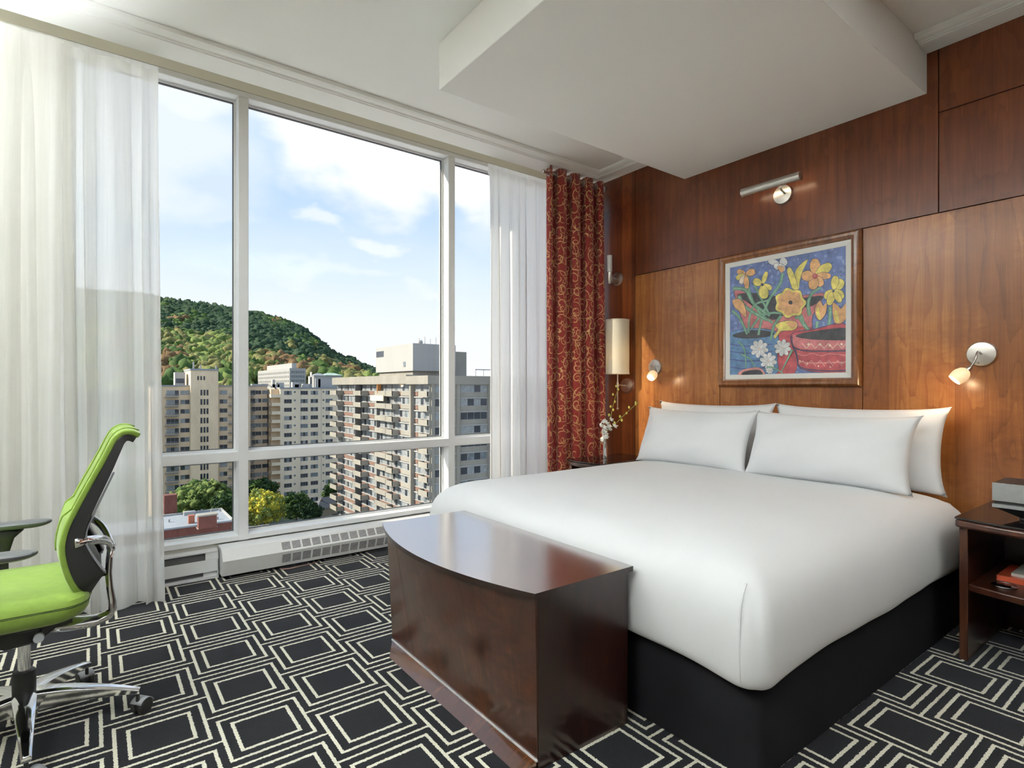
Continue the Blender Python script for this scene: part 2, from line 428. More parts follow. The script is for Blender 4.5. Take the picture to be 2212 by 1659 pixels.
# window: aluminium frame, mullions, transom, panes
win = MB()
ML = [(-.15,-.09),(.732,.791),(2.251,2.310),(3.48,3.54)]
b = MB()
for x0, x1 in ML: b.box(x0, x1, WY, WY+.15, .19, 2.985)
b.box(-.15, WX, WY, WY+.15, 2.9855, 3.02)
b.box(-.15, WX, WY+.0005, WY+.15, .69, .75)
b.box(-.15, WX, WY+.0005, WY+.15, .192, .225)
window = structure(b.build('window_1', WHITE, bevel=.003, seg=1))
GASK = simple('window_gasket', (.05,.055,.055), .5)
for i in range(3):
    x0 = ML[i][1]; x1 = ML[i+1][0]
    for z0, z1 in ((.225,.69),(.75,2.985)):
        # inner bead and gasket, then pane
        b = MB(); w = .012; g0 = WY+.085; g1 = WY+.115
        b.box(x0,x1,g0,g1,z0,z0+w); b.box(x0,x1,g0,g1,z1-w,z1); b.box(x0,x0+w,g0,g1,z0+w,z1-w); b.box(x1-w,x1,g0,g1,z0+w,z1-w)
        sash = b.build('glazing_bead', WHITE, window)
        b = MB(); w2 = w+.004
        b.box(x0+w,x1-w,g0+.008,g1-.004,z0+w,z0+w2); b.box(x0+w,x1-w,g0+.008,g1-.004,z1-w2,z1-w); b.box(x0+w,x0+w2,g0+.008,g1-.004,z0+w2,z1-w2); b.box(x1-w2,x1-w,g0+.008,g1-.004,z0+w2,z1-w2)
        b.build('gasket', GASK, sash)
        MB().box(x0+w, x1-w, g0+.012, g0+.018, z0+w, z1-w).build('pane', GLASS, window)
# unseen fin added left of the window to cut the sun to a narrow patch
structure(MB().box(-1.4, -1.0, 4.02, 5.12, -6, 8).build('wall_sunblock', CREAMW))

# ------------------------------------------------------------------ convectors under the window
fc = thing('fan_coil_unit', 'long white fan coil unit with slotted grilles under the window', 'heater', (1.2, 3.75, 0))
x0, x1 = .62, 3.15
prof = [(3.833,.025),(3.833,.186),(3.722,.186),(3.715,.180),(3.669,.120),(3.700,.025)]
b = MB()
def slots(b, x0, x1, p0, p1, nrow, xs, sl, gap, e0, e1):
    """plate between profile points p0-p1 (y,z) with rows of slots cut through"""
    P0 = Vector((0,)+p0); P1 = Vector((0,)+p1)
    def at(x, t): p = P0.lerp(P1, t); return (x, p.y, p.z)
    def quad(xa, xb, ta, tb): 
        b.add([at(xa,ta),at(xb,ta),at(xb,tb),at(xa,tb)], [(0,1,2,3)])
    quad(x0, xs, 0, 1)
    n = int((x1-.03-xs)/(sl+gap))
    xe = xs+n*(sl+gap)
    quad(xe, x1, 0, 1); quad(xs, xe, 0, e0); quad(xs, xe, e1, 1)
    dt = (e1-e0)/nrow
    for c in range(n):
        xa = xs+c*(sl+gap); quad(xa+sl, xa+sl+gap, e0, e1)
        for r in range(nrow): quad(xa, xa+sl, e0+dt*(r+.5), e0+dt*(r+1))
slots(b, x0, x1, prof[3], prof[4], 6, .955, .052, .011, .18, .86)
slots(b, x0, x1, prof[4], prof[5], 6, .955, .052, .011, .22, .80)
q = lambda p, r: b.add([(x0,*p),(x1,*p),(x1,*r),(x0,*r)], [(0,1,2,3)])
for i in (1,2): q(prof[i], prof[i+1])
q(prof[5], (3.73,.025))
body = b.build('cover', HEATM, fc)
MB().prism([(y-0.0, z) for y, z in prof], x0-.004, x0, 'x').build('end_cap', HEATM, fc)
MB().prism([(y, z) for y, z in prof], x1, x1+.004, 'x').build('end_cap', HEATM, fc)
MB().box(x0+.01, x1-.01, 3.735, 3.825, .03, .17).build('inner_coil', DARKGAP, fc)
MB().box(x0+.02, x1-.02, 3.76, 3.83, 0, .03).build('foot_rail', DARKGAP, fc)
bh = thing('baseboard_heater', 'short white baseboard heater with slots between curtain and fan coil', 'heater', (.2,3.82,0))
b = MB(); xa, xb = -.6, .611
b.box(xa, xb, 3.808, 3.833, .0, .012); b.box(xa, xb, 3.775, 3.833, .160, .172)
b.box(xa, xb, 3.775, 3.779, .045, .118); b.box(xb-.006, xb, 3.775, 3.833, 0, .172)
b.box(.54, xb-.006, 3.778, 3.782, .118, .160); b.box(.53, xb-.006, 3.79, 3.795, .012, .045)
b.box(xa, xb, 3.78, 3.833, 0, .018)
b.build('cover', HEATM, bh, bevel=.0015)
b = MB(); b.box(xa, xb-.01, 3.80, 3.833, .012, .16); b.build('inner_coil', simple('heater_inside', (.12,.12,.12), .6), bh)
pts = [(.95,3.70,.004),(1.0,3.685,.004),(1.06,3.69,.004),(1.12,3.70,.004),(1.2,3.72,.004)]
tag(MB().tube(pts, .003, 6).build('power_cord', simple('cord_pink', (.35,.20,.16), .5), smooth=True), 'thin pinkish cord on carpet under the fan coil unit', 'cord')

# ------------------------------------------------------------------ curtains
def pleated(xs, y0, z0, z1, amp, pitch, seed, nz=16, flare=0., pinch=.25, topx=None, drift=0., dens=9):
    r = random.Random(seed); X0, X1 = xs; n = int((X1-X0)/pitch*dens)
    ph = [r.uniform(0, 6.28) for _ in range(6)]; rows = []; uvs = []
    base = []
    for i in range(n+1):
        t = i/n; x = X0+(X1-X0)*t
        a = 2*PI*x/pitch+1.1*math.sin(2.1*x/pitch+ph[0])+.7*math.sin(.9*x/pitch+ph[1])
        base.append((t, x, a))
    for k in range(nz+1):
        h = k/nz; row = []
        A = amp*(pinch+(1-pinch)*min(1, (1-h)*4)**.7)*(1+.35*(1-h))
        for t, x, a in base:
            s = math.sin(a); yy = y0+A*s+A*.25*math.sin(2.3*a+ph[2]+1.5*(1-h))
            xx = x+.35*A*math.sin(2*a)+flare*(1-h)**1.5*t+.3*A*(1-h)*math.sin(3.1*x/pitch+ph[4])
            zz = z0+(z1-z0)*h+(0 if k else .010*math.sin(a*.5+ph[3])+.01)
            row.append((xx, yy-drift*(1-h), zz))
        rows.append(row)
    return rows
curt = thing('sheer_curtain', 'wide sheer white curtain at the left behind the green chair', 'curtain', (-.6,3.56,0))
b = MB(); b.grid(pleated((-1.9,.285), 3.565, .005, 2.862, .026, .105, 3, flare=.03, drift=.04)); b.build('drape', SHEERL, curt, smooth=True)
b = MB(); b.grid(pleated((-1.9,.285), 3.585, 2.80, 2.895, .004, .105, 3, nz=2)); b.build('heading_tape', SHEERR, curt, smooth=True)
b = MB(); b.grid(pleated((-1.9,-.12), 3.545, .005, 2.87, .018, .14, 31, drift=.03)); b.build('drape', SHEERL, curt, smooth=True)
curt = thing('sheer_curtain', 'narrow sheer white curtain beside the red patterned drape', 'curtain', (2.8,3.58,0))
b = MB(); b.grid(pleated((2.455,3.15), 3.575, .02, 2.862, .028, .095, 8, pinch=.3, flare=0)); b.build('drape', SHEERR, curt, smooth=True)
b = MB(); b.grid(pleated((2.455,3.15), 3.585, 2.80, 2.897, .004, .095, 8, nz=2)); b.build('heading_tape', SHEERR, curt, smooth=True)

red = thing('grommet_curtain', 'floor-length red curtain with gold scrollwork hanging from steel rod', 'curtain', (3.2,3.39,0))
b = MB(); rows = []; uv = []; n = 160; nf = 4; Xa, Xb = 2.875, 3.475
path = []; L = 0; last = None
for i in range(n+1):
    t = i/n; a = t*nf*2*PI
    x = Xa+(Xb-Xa)*t+.020*math.sin(2*a)*1.0; y = 3.385-.050*math.cos(a)
    if last: L += math.hypot(x-last[0], y-last[1])
    last = (x, y); path.append((x, y, L, a, t))
nz = 24
for k in range(nz+1):
    h = k/nz; row = []
    for x, y, l, a, t in path:
        dx = .045*(1-h)*t+.006*math.sin(a*.5+3*h)*(1-h)
        row.append((x+dx, y+.012*(1-h)*math.sin(a+1.3), .03+h*(2.905-.03)+.0*a)); uv.append((l, h*2.9))
    rows.append(row)
b.grid(rows); b.uv = uv
b.build('drape', REDFAB, red, smooth=True, solid=.003)
for i in range(9):
    t = (i+.5)/8 if i < 8 else 0
    if i == 8: continue
    a = t*nf*2*PI; x = Xa+(Xb-Xa)*t+.020*math.sin(2*a); y = 3.385-.050*math.cos(a)
    da = Vector(((Xb-Xa)/(nf*2*PI)+.04*math.cos(2*a), .050*math.sin(a), 0)).normalized()
    nrm = Vector((da.y, -da.x, 0))
    MB().torus((x, y, 2.862), nrm, .021, .005, 20, 6).build('grommet', NICKEL, red, smooth=True)
rod = thing('curtain_rod', 'brushed steel curtain rod under the ceiling carrying red curtain', 'rod', (3.2,3.385,2.862))
MB().cyl((2.86,3.385,2.862), (WX-.012,3.385,2.862), .0125, n=16).build('pole', NICKEL, rod, smooth='auto')
MB().cyl((WX-.016,3.385,2.862), (WX-.001,3.385,2.862), .024, n=20).build('wall_flange', NICKEL, rod, smooth='auto')
MB().lathe([(.013,0),(.017,.004),(.017,.02),(.010,.026)], (2.862,3.385,2.862), (-1,0,0)).build('end_cap', NICKEL, rod, smooth='auto')
#PART3 ============================================================= BED
def rrect(x0, x1, y0, y1, r, n=8):
    pts = []
    for cx, cy, a0 in ((x1-r,y1-r,0),(x0+r,y1-r,90),(x0+r,y0+r,180),(x1-r,y0+r,270)):
        for i in range(n+1):
            a = math.radians(a0+90*i/n); pts.append((cx+r*math.cos(a), cy+r*math.sin(a)))
    return pts
bed = thing('bed', 'king bed base and mattress with black skirt against the wood wall', 'bed', (2.5,1.8,0))
BX0, BX1, BY0, BY1 = 1.535, 3.46, .865, 2.77
b = MB(); rows = []
for z, ins in ((.004,.0),(.05,.004),(.15,.006),(.30,.004),(.33,.012)):
    rows.append([(x, y, z) for x, y in rrect(BX0+ins, BX1-.02, BY0+ins, BY1-ins, .05)])
b.grid(rows, closed_v=True, cap=True); b.build('skirt', SKIRT, bed, smooth='auto')
b = MB(); rows = []
for z, ins in ((.33,.03),(.36,.012),(.54,.012),(.575,.04),(.575,.2)):
    rows.append([(x, y, z) for x, y in rrect(BX0+ins, BX1-.01, BY0+ins, BY1-ins, .08)])
b.grid(rows, closed_v=True, cap=True); b.build('mattress', simple('mattress_ticking', (.8,.8,.8), .8), bed, smooth='auto')
# duvet
duv = thing('duvet', 'plump white duvet spread over the king bed', 'duvet', (2.4,1.8,.6))
prof = [(.018,.292),(-.004,.300),(-.012,.325),(-.016,.38),(-.014,.45),(-.004,.51),(.018,.555),(.055,.592),(.105,.617),(.18,.636),(.29,.650),(.42,.658),(.58,.662),(.75,.664)]
def duvet_rows(x0, x1, y0, y1):
    rows = []
    for i, (d, z) in enumerate(prof):
        r = max(.05, .075-d*.1)
        base = []
        for cx, cy, sx, sy in ((x1-d, y1-d, 1, 1), (x0+d, y1-d, -1, 1), (x0+d, y0+d, -1, -1), (x1-d, y0+d, 1, -1)): pass
        pts = []
        n = 10; corners = ((x1-d,y1-d,0),(x0+d,y1-d,90),(x0+d,y0+d,180),(x1-d,y0+d,270))
        segs = []
        for cx, cy, a0 in corners:
            sx = 1 if a0 in (0,270) else -1; sy = 1 if a0 in (0,90) else -1
            ccx, ccy = cx-sx*r, cy-sy*r
            for k in range(n+1):
                a = math.radians(a0+90*k/n); segs.append((ccx+r*math.cos(a), ccy+r*math.sin(a)))
            # subdivide the following straight
            segs.append(None)
        out = []
        m = len(segs)
        for k, p in enumerate(segs):
            if p is None:
                p0 = segs[k-1]; p1 = segs[(k+1)%m]
                for q in range(1, 40): out.append((p0[0]+(p1[0]-p0[0])*q/40, p0[1]+(p1[1]-p0[1])*q/40))
            else: out.append(p)
        row = []
        for (x, y) in out:
            zz = z
            w = max(0, 1-z/.62) if z < .6 else 0
            # soft wave down the drop, tension folds at the near foot corner
            wav = .004*math.sin(7*x+4*y)+.0015*math.sin(19*x-17*y+1)
            nx = (1 if x > x1-.02-d else 0)-(1 if x < x0+.02+d else 0); ny = (1 if y > y1-.02-d else 0)-(1 if y < y0+.02+d else 0)
            fx, fy = x+nx*wav*min(1,w*2.2), y+ny*wav*min(1,w*2.2)
            dc = math.hypot(x-x0, y-y0)
            if z < .6:
                zz -= .022*math.exp(-(dc/.16)**2)*(1 if z < .34 else 0)
                f = .010*math.exp(-((dc-.12)/.05)**2)*min(1, (z-.28)*6)
                if abs(x-x0) < .05+d: fx -= f
            else:
                zz += .004*math.sin(3.1*x+1.7*y)+.003*math.sin(7*y-2*x)
            # dip of the fabric towards the pillows, higher middle
            if d > .3: zz += .006*math.cos((y-1.8)*1.6)
            if x > x1-.3: zz -= .0
            row.append((fx, fy, zz))
        rows.append(row)
    return rows
b = MB(); rows = duvet_rows(1.505, 3.43, .845, 2.79)
b.grid(rows, closed_v=True)
# fill the middle
n = len(rows[-1]); last = rows[-1]; o = len(b.v)-n
cx = sum(p[0] for p in last)/n; cy = sum(p[1] for p in last)/n
b.add([(p[0]*.5+cx*.5, p[1]*.5+cy*.5, p[2]+.003) for p in last]+[(cx,cy,.672)], [])
o2 = o+n
for k in range(n):
    b.f.append((o+k, o+(k+1)%n, o2+(k+1)%n, o2+k)); b.m.append(0)
    b.f.append((o2+k, o2+(k+1)%n, o2+n)); b.m.append(0)
b.build('cover', LINEN, duv, smooth=True, sub=1)
pts = [(1.530,.897,.578),(1.509,.895,.553),(1.4945,.894,.51),(1.4885,.893,.45),(1.4870,.893,.38),(1.4895,.893,.325),(1.4945,.894,.300)]
MB().tube(pts, .003, 8).build('corner_seam', LINEN, duv, smooth=True)
# flat under-sheet strip at the head end
def pillow(label, c, w, h, T, tilt, yaw=0, seed=0, sag=.0):
    r = random.Random(seed); p = [r.uniform(0,6.28) for _ in range(8)]
    o = thing('pillow', label, 'pillow', c, 'white pillows on the bed')
    nu, nv = 44, 30; 
    Ry = Matrix.Rotation(yaw, 3, 'Z'); 
    ct, st = math.cos(tilt), math.sin(tilt)
    def P(u, v, sgn):
        eu = 1-abs(u)**6; ev = 1-abs(v)**6
        t = T*max(0, (1-abs(u)**2.6))**.55*max(0, (1-abs(v)**2.4))**.55
        pin = 1-.055*(1-abs(v)**2)*abs(u)**3; pinv = 1-(.075 if v > 0 else .02)*(1-abs(u)**2)*abs(v)**2
        yy = u*w/2*pin; zz = v*h/2*pinv
        # corner ears
        k = (abs(u)*abs(v))**8; yy *= 1+.03*k; zz *= 1+.05*k
        wr = .006*math.sin(5*u+3*v+p[0])+.004*math.sin(9*v-6*u+p[1])+.003*math.sin(14*u*v+p[2])
        wr += .006*math.exp(-((abs(u)-.86)/.07)**2)*math.sin(11*v+p[3])
        t2 = t*(1+wr*6)
        # more weight low down
        t2 *= 1+.18*(-v)
        xx = -sgn*t2*(.62 if sgn > 0 else .38)
        zz -= sag*(1-u*u)*.0
        X = xx*ct+zz*st; Z = -xx*st*1.0+zz*ct
        q = Ry @ Vector((X, -yy, Z))
        return (c[0]+q.x, c[1]+q.y, c[2]+q.z)
    b = MB()
    for sgn in (1, -1):
        rows = [[P(-1+2*i/nu, -1+2*j/nv, sgn) for j in range(nv+1)] for i in range(nu+1)]
        b.grid(rows)
    b.build('pillowcase', PILLOWM, o, smooth=True, weld=True)
    # stitched flange edge
    e = []
    for i in range(nu+1): e.append(P(-1+2*i/nu, 1, 1))
    b = MB().tube(e, .0028, 6); b.build('piping', PILLOWM, o, smooth=True)
    return o
# back pair, leaning on the wall, then front pair
pillow('right rear pillow, its corner rising highest toward the reading lamp', (3.355,1.345,.835), .86, .42, .15, .13, 0, 1)
pillow('left rear pillow, almost hidden behind the front left pillow', (3.350,2.225,.838), .86, .415, .15, .13, 0, 2)
pillow('front right pillow, nearest the radio nightstand', (3.140,1.395,.826), .83, .385, .17, .36, .02, 3)
pillow('front left pillow, nearest the red curtain and orchid', (3.135,2.215,.826), .83, .385, .17, .36, -.03, 4)

# ------------------------------------------------------------------ bow-front chest at the foot
ch = thing('storage_chest', 'dark cherry bow-fronted chest standing at the foot of the bed', 'chest', (1.25,1.83,0))
def bow(x0, sag, y0, y1, xb, n=24):
    pts = [(xb, y0)]
    c = (y0+y1)/2; hw = (y1-y0)/2
    for i in range(n+1):
        y = y0+(y1-y0)*i/n; pts.append((x0-sag*(1-((y-c)/hw)**2), y))
    pts.append((xb, y1)); return pts
b = MB().prism(bow(1.048,.105,1.283,2.372,1.482), .522, .540); b.m[1] = 1; b.build('top', [MAHOGX, MAHOGT], ch)
def bowrow(x0, sag, y0, y1, xb, z, n=24): return [(x, y, z) for x, y in bow(x0, sag, y0, y1, xb, n)]
b = MB(); rows = []
for k in range(9):
    t = k/8; rows.append(bowrow(1.068-.008*t, .002+.101*t, 1.297, 2.312+.040*t, 1.470, .032+(.522-.032)*t))
b.grid(rows, closed_v=True, cap=True); b.build('carcass', MAHOG, ch, smooth='auto')
MB().box(1.070,1.468,1.2952,1.2975,.0,.521).build('side_panel', MAHOGX, ch)
MB().prism(bow(1.064,.002,1.296,2.312,1.30), .027, .033).build('metal_strip', simple('highlit_metal_strip', (.80,.80,.80), .4, .3), ch)  # strip colour made pale to carry the edge's bright highlight
MB().add([(1.012,1.30,0),(1.012,2.222,0),(1.064,2.308,0),(1.466,2.308,0),(1.466,1.30,0),(1.066,1.30,.028),(1.066,2.300,.028),(1.066,2.308,.028),(1.466,2.308,.028),(1.466,1.30,.028)],[(4,3,2,1,0),(5,6,7,8,9),(0,1,6,5),(1,2,7,6),(2,3,8,7),(3,4,9,8),(4,0,5,9)]).build('plinth', MAHOGP, ch)
# hairline joints in the bow front
for fy in (1.60, 2.10):
    x = 1.060-.103*(1-((fy-1.8245)/.5275)**2)
    MB().add([(1.0662,fy-.0012,.034),(1.0662,fy+.0012,.034),(x-.0008,fy+.0012,.521),(x-.0008,fy-.0012,.521)],[(0,1,2,3)]).build('panel_joint', DARKGAP, ch)

# ------------------------------------------------------------------ nightstands
def nightstand(y0, y1, label, side):
    o = thing('nightstand', label, 'nightstand', ((2.93+3.50)/2, (y0+y1)/2, 0))
    X0, X1 = 2.945, 3.53; t = .030
    MB().box(X0, X1, y1-t, y1, 0, .572).build('side_panel', MAHOG, o, bevel=.003)
    MB().box(X0, X1, y0, y0+t, 0, .572).build('side_panel', MAHOG, o, bevel=.003)
    def bowf(xf, sag, ya, yb):
        return bow(xf, sag, ya, yb, X1)
    MB().prism(bowf(2.930,.045,y0-.012,y1+.012), .560, .594).build('top', MAHOG, o, bevel=.010, seg=3)
    MB().prism(bowf(2.930,.045,y0-.012,y1+.012), .5945, .6035).build('glass_top', GLASSBLK, o, bevel=.002)
    MB().prism(bowf(2.950,.035,y0+t+.0005,y1-t-.0005), .295, .325).build('shelf', MAHOG, o, bevel=.005)
    MB().box(X1-.012, X1, y0+t, y1-t, .005, .56).build('back_panel', MAHOGX, o)
    return o
nightstand(.16, .760, 'dark wood nightstand right of the bed carrying a silver radio', 1)
nightstand(2.83, 3.19, 'dark wood nightstand left of the bed under the vase', -1)

# ------------------------------------------------------------------ radio, coaster, books
rd = thing('clock_radio', 'silver tabletop radio on the right nightstand glass top', 'radio', (3.13,.46,.6035))
ry0, ry1, rx = .25, .664, 3.005
MB().box(rx+.004, rx+.22, ry0, ry1, .680, .7565).build('housing', BLACKP, rd, bevel=.004)
MB().box(rx, rx+.004, ry0+.14, ry1, .681, .7555).build('front_grille', ALU, rd, bevel=.0008)
MB().box(rx-.0005, rx+.004, ry0, ry0+.139, .681, .7555).build('display', GLASSBLK, rd)
MB().box(rx+.012, rx+.20, ry0+.01, ry1-.004, .668, .680).build('neck', BLACKP, rd)
b = MB(); b.box(rx-.002, rx+.21, ry0, ry1, .6535, .6685); b.build('disc_slot_tray', ALU, rd, bevel=.001)
MB().box(rx-.003, rx-.0015, ry0+.02, ry1-.155, .656, .663).build('disc_slot', GLASSBLK, rd)
b = MB(); lo = rrect(rx+.05,rx+.18,ry0+.06,ry1-.075,.01,3); hi = rrect(rx,rx+.208,ry0+.004,ry1-.002,.01,3)
b.grid([[(x,y,.606) for x,y in lo],[(x,y,.615) for x,y in lo],[(x,y,.6533) for x,y in hi]], closed_v=True, cap=True); b.build('base', BLACKP, rd)
MB().box(rx+.07,rx+.16,ry0+.08,ry1-.09,.6035,.6065).build('foot', BLACKP, rd)
cs = thing('coaster', 'round dark coaster with silver rim on the nightstand shelf', 'coaster', (3.035,.632,.325))
MB().lathe([(.043,0),(.043,.004)], (3.035,.632,.3253)).build('disc', GLASSBLK, cs)
MB().torus((3.035,.632,.3288), (0,0,1), .0435, .0018, 36, 6).build('rim', CHROME, cs, smooth=True)
def book(name, label, x0, x1, y0, y1, z0, th, colr, rot=0):
    o = thing(name, label, 'book', ((x0+x1)/2,(y0+y1)/2,z0)); o.rotation_euler.z = rot
    m = simple(label[:20].replace(' ','_'), colr, .35, var=.03)
    MB().box(x0+.003,x1-.003,y0+.003,y1-.003,z0+.0015,z0+th-.0015).build('page_block', simple('paper', (.75,.72,.65), .8), o)
    MB().box(x0,x1,y0,y1,z0,z0+.0015).build('cover', m, o); MB().box(x0,x1,y0,y1,z0+th-.0015,z0+th).build('cover', m, o)
    MB().box(x0-.0012,x0+.0005,y0,y1,z0,z0+th).build('spine', m, o)
    return o
book('book', 'orange-red book lying at the bottom on the nightstand shelf', 3.11, 3.34, .40, .672, .3255, .022, (.62,.10,.04))
o = book('magazine', 'white magazine on top of the orange-red book', 3.14, 3.33, .38, .630, .348, .012, (.70,.69,.64), 0)
MB().box(3.16,3.26,.40,.56,.3601,.3606).build('cover_print', simple('black_print', (.03,.03,.03), .4), o)
#PART4 ============================================================= WALL LAMPS
def lampglass(name, col, strength):
    m, nt, b = nmat(name)
    b.inputs['Base Color'].default_value = (.75,.62,.45,1); b.inputs['Roughness'].default_value = .35
    b.inputs['Subsurface Weight'].default_value = 0
    b.inputs['Emission Color'].default_value = (*col,1); b.inputs['Emission Strength'].default_value = strength
    n = noise(nt, coord(nt), 25, 2); nt.links.new(M(nt,'MULTIPLY', M(nt,'ADD', n, .5), strength), b.inputs['Emission Strength'])
    return m
LITGLASS = lampglass('lit_frosted_glass', (1,.62,.30), .55)
BULB = lampglass('lit_bulb', (1,.80,.55), 5)
FROST = simple('frosted_glass_off', (.70,.70,.68), .4, var=.03)
SHADEFAB = None
def shade_fabric():
    m, nt, b = nmat('lampshade_fabric')
    c = ramp(nt, noise(nt, mapping(nt, coord(nt), (300,300,300)), 1., 2), [(.3,(.76,.71,.58)),(.7,(.86,.82,.70))])
    nt.links.new(c, b.inputs['Base Color']); b.inputs['Roughness'].default_value = .85
    b.inputs['Transmission Weight'].default_value = 0
    out = nt.nodes['Material Output']; tl = N(nt,'ShaderNodeBsdfTranslucent'); nt.links.new(c, tl.inputs[0])
    mx = N(nt,'ShaderNodeMixShader'); mx.inputs[0].default_value = .35
    nt.links.new(b.outputs[0], mx.inputs[1]); nt.links.new(tl.outputs[0], mx.inputs[2]); nt.links.new(mx.outputs[0], out.inputs[0])
    return m
SHADEFAB = shade_fabric()
def plate(b, c, r): b.lathe([(r,0),(r,.012),(r*.93,.020),(r*.3,.024),(.0,.024)], c, (-1,0,0), 36)
# brass-free picture light above the painting
pc = Vector((WX, 1.819, 2.386))
pl = thing('picture_light', 'slim silver picture light above the flower painting', 'lamp', pc)
b = MB(); plate(b, pc, .062); b.build('wall_plate', NICKEL, pl, smooth='auto')
a0 = onX(1604,413,3.43); a1 = onX(1730,384,3.43); zc_ = (a0.z+a1.z)/2
MB().tube([(WX-.024,1.80,2.386),(3.47,1.80,2.40),(3.445,1.80,zc_-.01)], .007, 10).build('arm', NICKEL, pl, smooth=True)
b = MB(); prf = []
for k in range(13):
    a = math.radians(-80+235*k/12); prf.append((3.43-.028*math.cos(a), zc_+.028*math.sin(a)))
prf2 = [(3.43+(x-3.43)*.88, zc_+(z-zc_)*.88) for x, z in prf][::-1]
full = prf+prf2
b.add([(x,a1.y,z) for x,z in full]+[(x,a0.y,z) for x,z in full], [(i,(i+1)%26,(i+1)%26+26,i+26) for i in range(26)])
for yy, of in ((a1.y,0),(a0.y,0)):
    b.lathe([(.0275,0),(.0275,.002)], (3.43,yy,zc_), (0,1,0), 24)
b.build('shade', NICKEL, pl, smooth='auto')
MB().cyl((3.43,a1.y+.02,zc_), (3.43,a0.y-.02,zc_), .010, n=12).build('tube_bulb', BULB, pl, smooth='auto')
def reading(label, pc, tip, mouth_dir, on=True):
    o = thing('reading_lamp', label, 'lamp', pc)
    b = MB(); plate(b, pc, .062); b.build('wall_plate', NICKEL, o, smooth='auto')
    MB().sphere((pc.x-.026, pc.y+.012, pc.z-.042), .006, 6, 10).build('switch', NICKEL, o, smooth=True)
    d = Vector(mouth_dir).normalized()
    base = Vector(tip)-d*.030
    p0 = Vector((pc.x-.02, pc.y, pc.z+.0)); pts = []
    c1 = p0+Vector((-.11,.0,.035)); c2 = base-d*.07
    for i in range(15):
        t = i/14; pts.append(p0*(1-t)**3+c1*3*t*(1-t)**2+c2*3*t*t*(1-t)+base*t**3)
    MB().tube(pts, .0048, 10).build('gooseneck', NICKEL, o, smooth=True)
    MB().lathe([(.006,-.02),(.011,-.012),(.013,.006),(.010,.008)], base, d, 16).build('socket', NICKEL, o, smooth='auto')
    prof = [(.010,.0),(.018,.004),(.028,.014),(.0345,.030),(.036,.044),(.034,.060),(.030,.072)]
    pin = [(r-.003, h) for r, h in prof][::-1]
    b = MB(); ring = prof+pin; n = 28
    ax = d; t = Vector((0,0,1)); u = ax.cross(t).normalized(); w = ax.cross(u); rows = []
    for r, h in ring:
        rows.append([base+ax*h+(u*math.cos(2*PI*k/n)+w*math.sin(2*PI*k/n))*r for k in range(n)])
    b.grid(rows, closed_v=True); b.build('glass_shade', LITGLASS, o, smooth=True)
    c = base+ax*.034; MB().sphere(c, .011, 8, 12).build('bulb', BULB, o, smooth=True)
    L = bpy.data.lights.new('reading_bulb','POINT'); L.energy = 1.3; L.color = (1,.72,.42); L.shadow_soft_size = .02
    lo = bpy.data.objects.new('bulb_light', L); COL.objects.link(lo); lo.parent = o; lo.location = (base+ax*.085)-Vector(pc)
    return o
r1 = onX(2122,765,WX); reading('lit reading lamp with amber glass at right above the nightstand', r1, onX(2078,808,3.385), (-.35,.55,-.62))
r2 = onX(1417,793,WX); reading('lit reading lamp with amber glass left of the painting near cream lampshade', r2, onX(1411,809,3.42), (-.75,-.05,-.55))
# tall shaded swing-arm lamp
sx, sy = 3.43, 3.135
sl = thing('shade_lamp', 'wall lamp with tall cream cylinder shade beside the red curtain', 'lamp', (WX,3.128,1.169))
b = MB(); plate(b, (WX,3.128,1.169), .062); b.build('wall_plate', NICKEL, sl, smooth='auto')
MB().cyl((WX-.02,3.128,1.169),(sx,sy,1.175),.005,n=10).build('arm', NICKEL, sl, smooth='auto')
b = MB().cyl((sx,sy,.985),(sx,sy,1.30),.0055,n=10); b.cyl((sx,sy,1.155),(sx,sy,1.195),.0095,n=12); b.sphere((sx,sy,.98),.010)
b.build('stem', NICKEL, sl, smooth='auto')
b = MB(); n = 40; R = .095; rows = []
for r, z in ((R,1.262),(R,1.706),(R-.003,1.706),(R-.003,1.262)): rows.append([(sx+r*math.cos(2*PI*k/n), sy+r*math.sin(2*PI*k/n), z) for k in range(n)])
b.grid(rows, closed_v=True, closed_u=True); sh = b.build('lamp_shade', SHADEFAB, sl, smooth='auto')
for z in (1.266,1.702): MB().torus((sx,sy,z),(0,0,1),R,.0035,40,6).build('shade_trim', SHADEFAB, sh, smooth=True)
MB().sphere((sx,sy,1.36),.028,8,12,(1,1,1.4)).build('bulb', FROST, sl, smooth=True)
L = bpy.data.lights.new('shade_bulb','POINT'); L.energy = .35; L.color = (1,.72,.40); L.shadow_soft_size = .03
lo = bpy.data.objects.new('bulb_light', L); COL.objects.link(lo); lo.parent = sl; lo.location = Vector((sx,sy,1.42))-Vector((WX,3.128,1.169))
# small torch sconce, unlit
tc = onX(1335,603,WX)
ts = thing('torch_sconce', 'small nickel sconce with frosted glass tube high beside red curtain', 'lamp', tc)
b = MB(); plate(b, tc, .056); b.build('wall_plate', NICKEL, ts, smooth='auto')
hp = onX(1317,600,3.43)
MB().tube([(WX-.02,tc.y,tc.z),(3.47,(tc.y+hp.y)/2,tc.z),(3.43,hp.y,hp.z)], .007, 10).build('arm', NICKEL, ts, smooth=True)
MB().lathe([(.017,-.05),(.019,-.045),(.019,.045),(.014,.05)], hp, (0,0,1), 20).build('holder', NICKEL, ts, smooth='auto')
MB().lathe([(.015,.046),(.021,.05),(.021,.185),(.018,.185),(.018,.06)], hp, (0,0,1), 24).build('glass_tube', FROST, ts, smooth='auto')

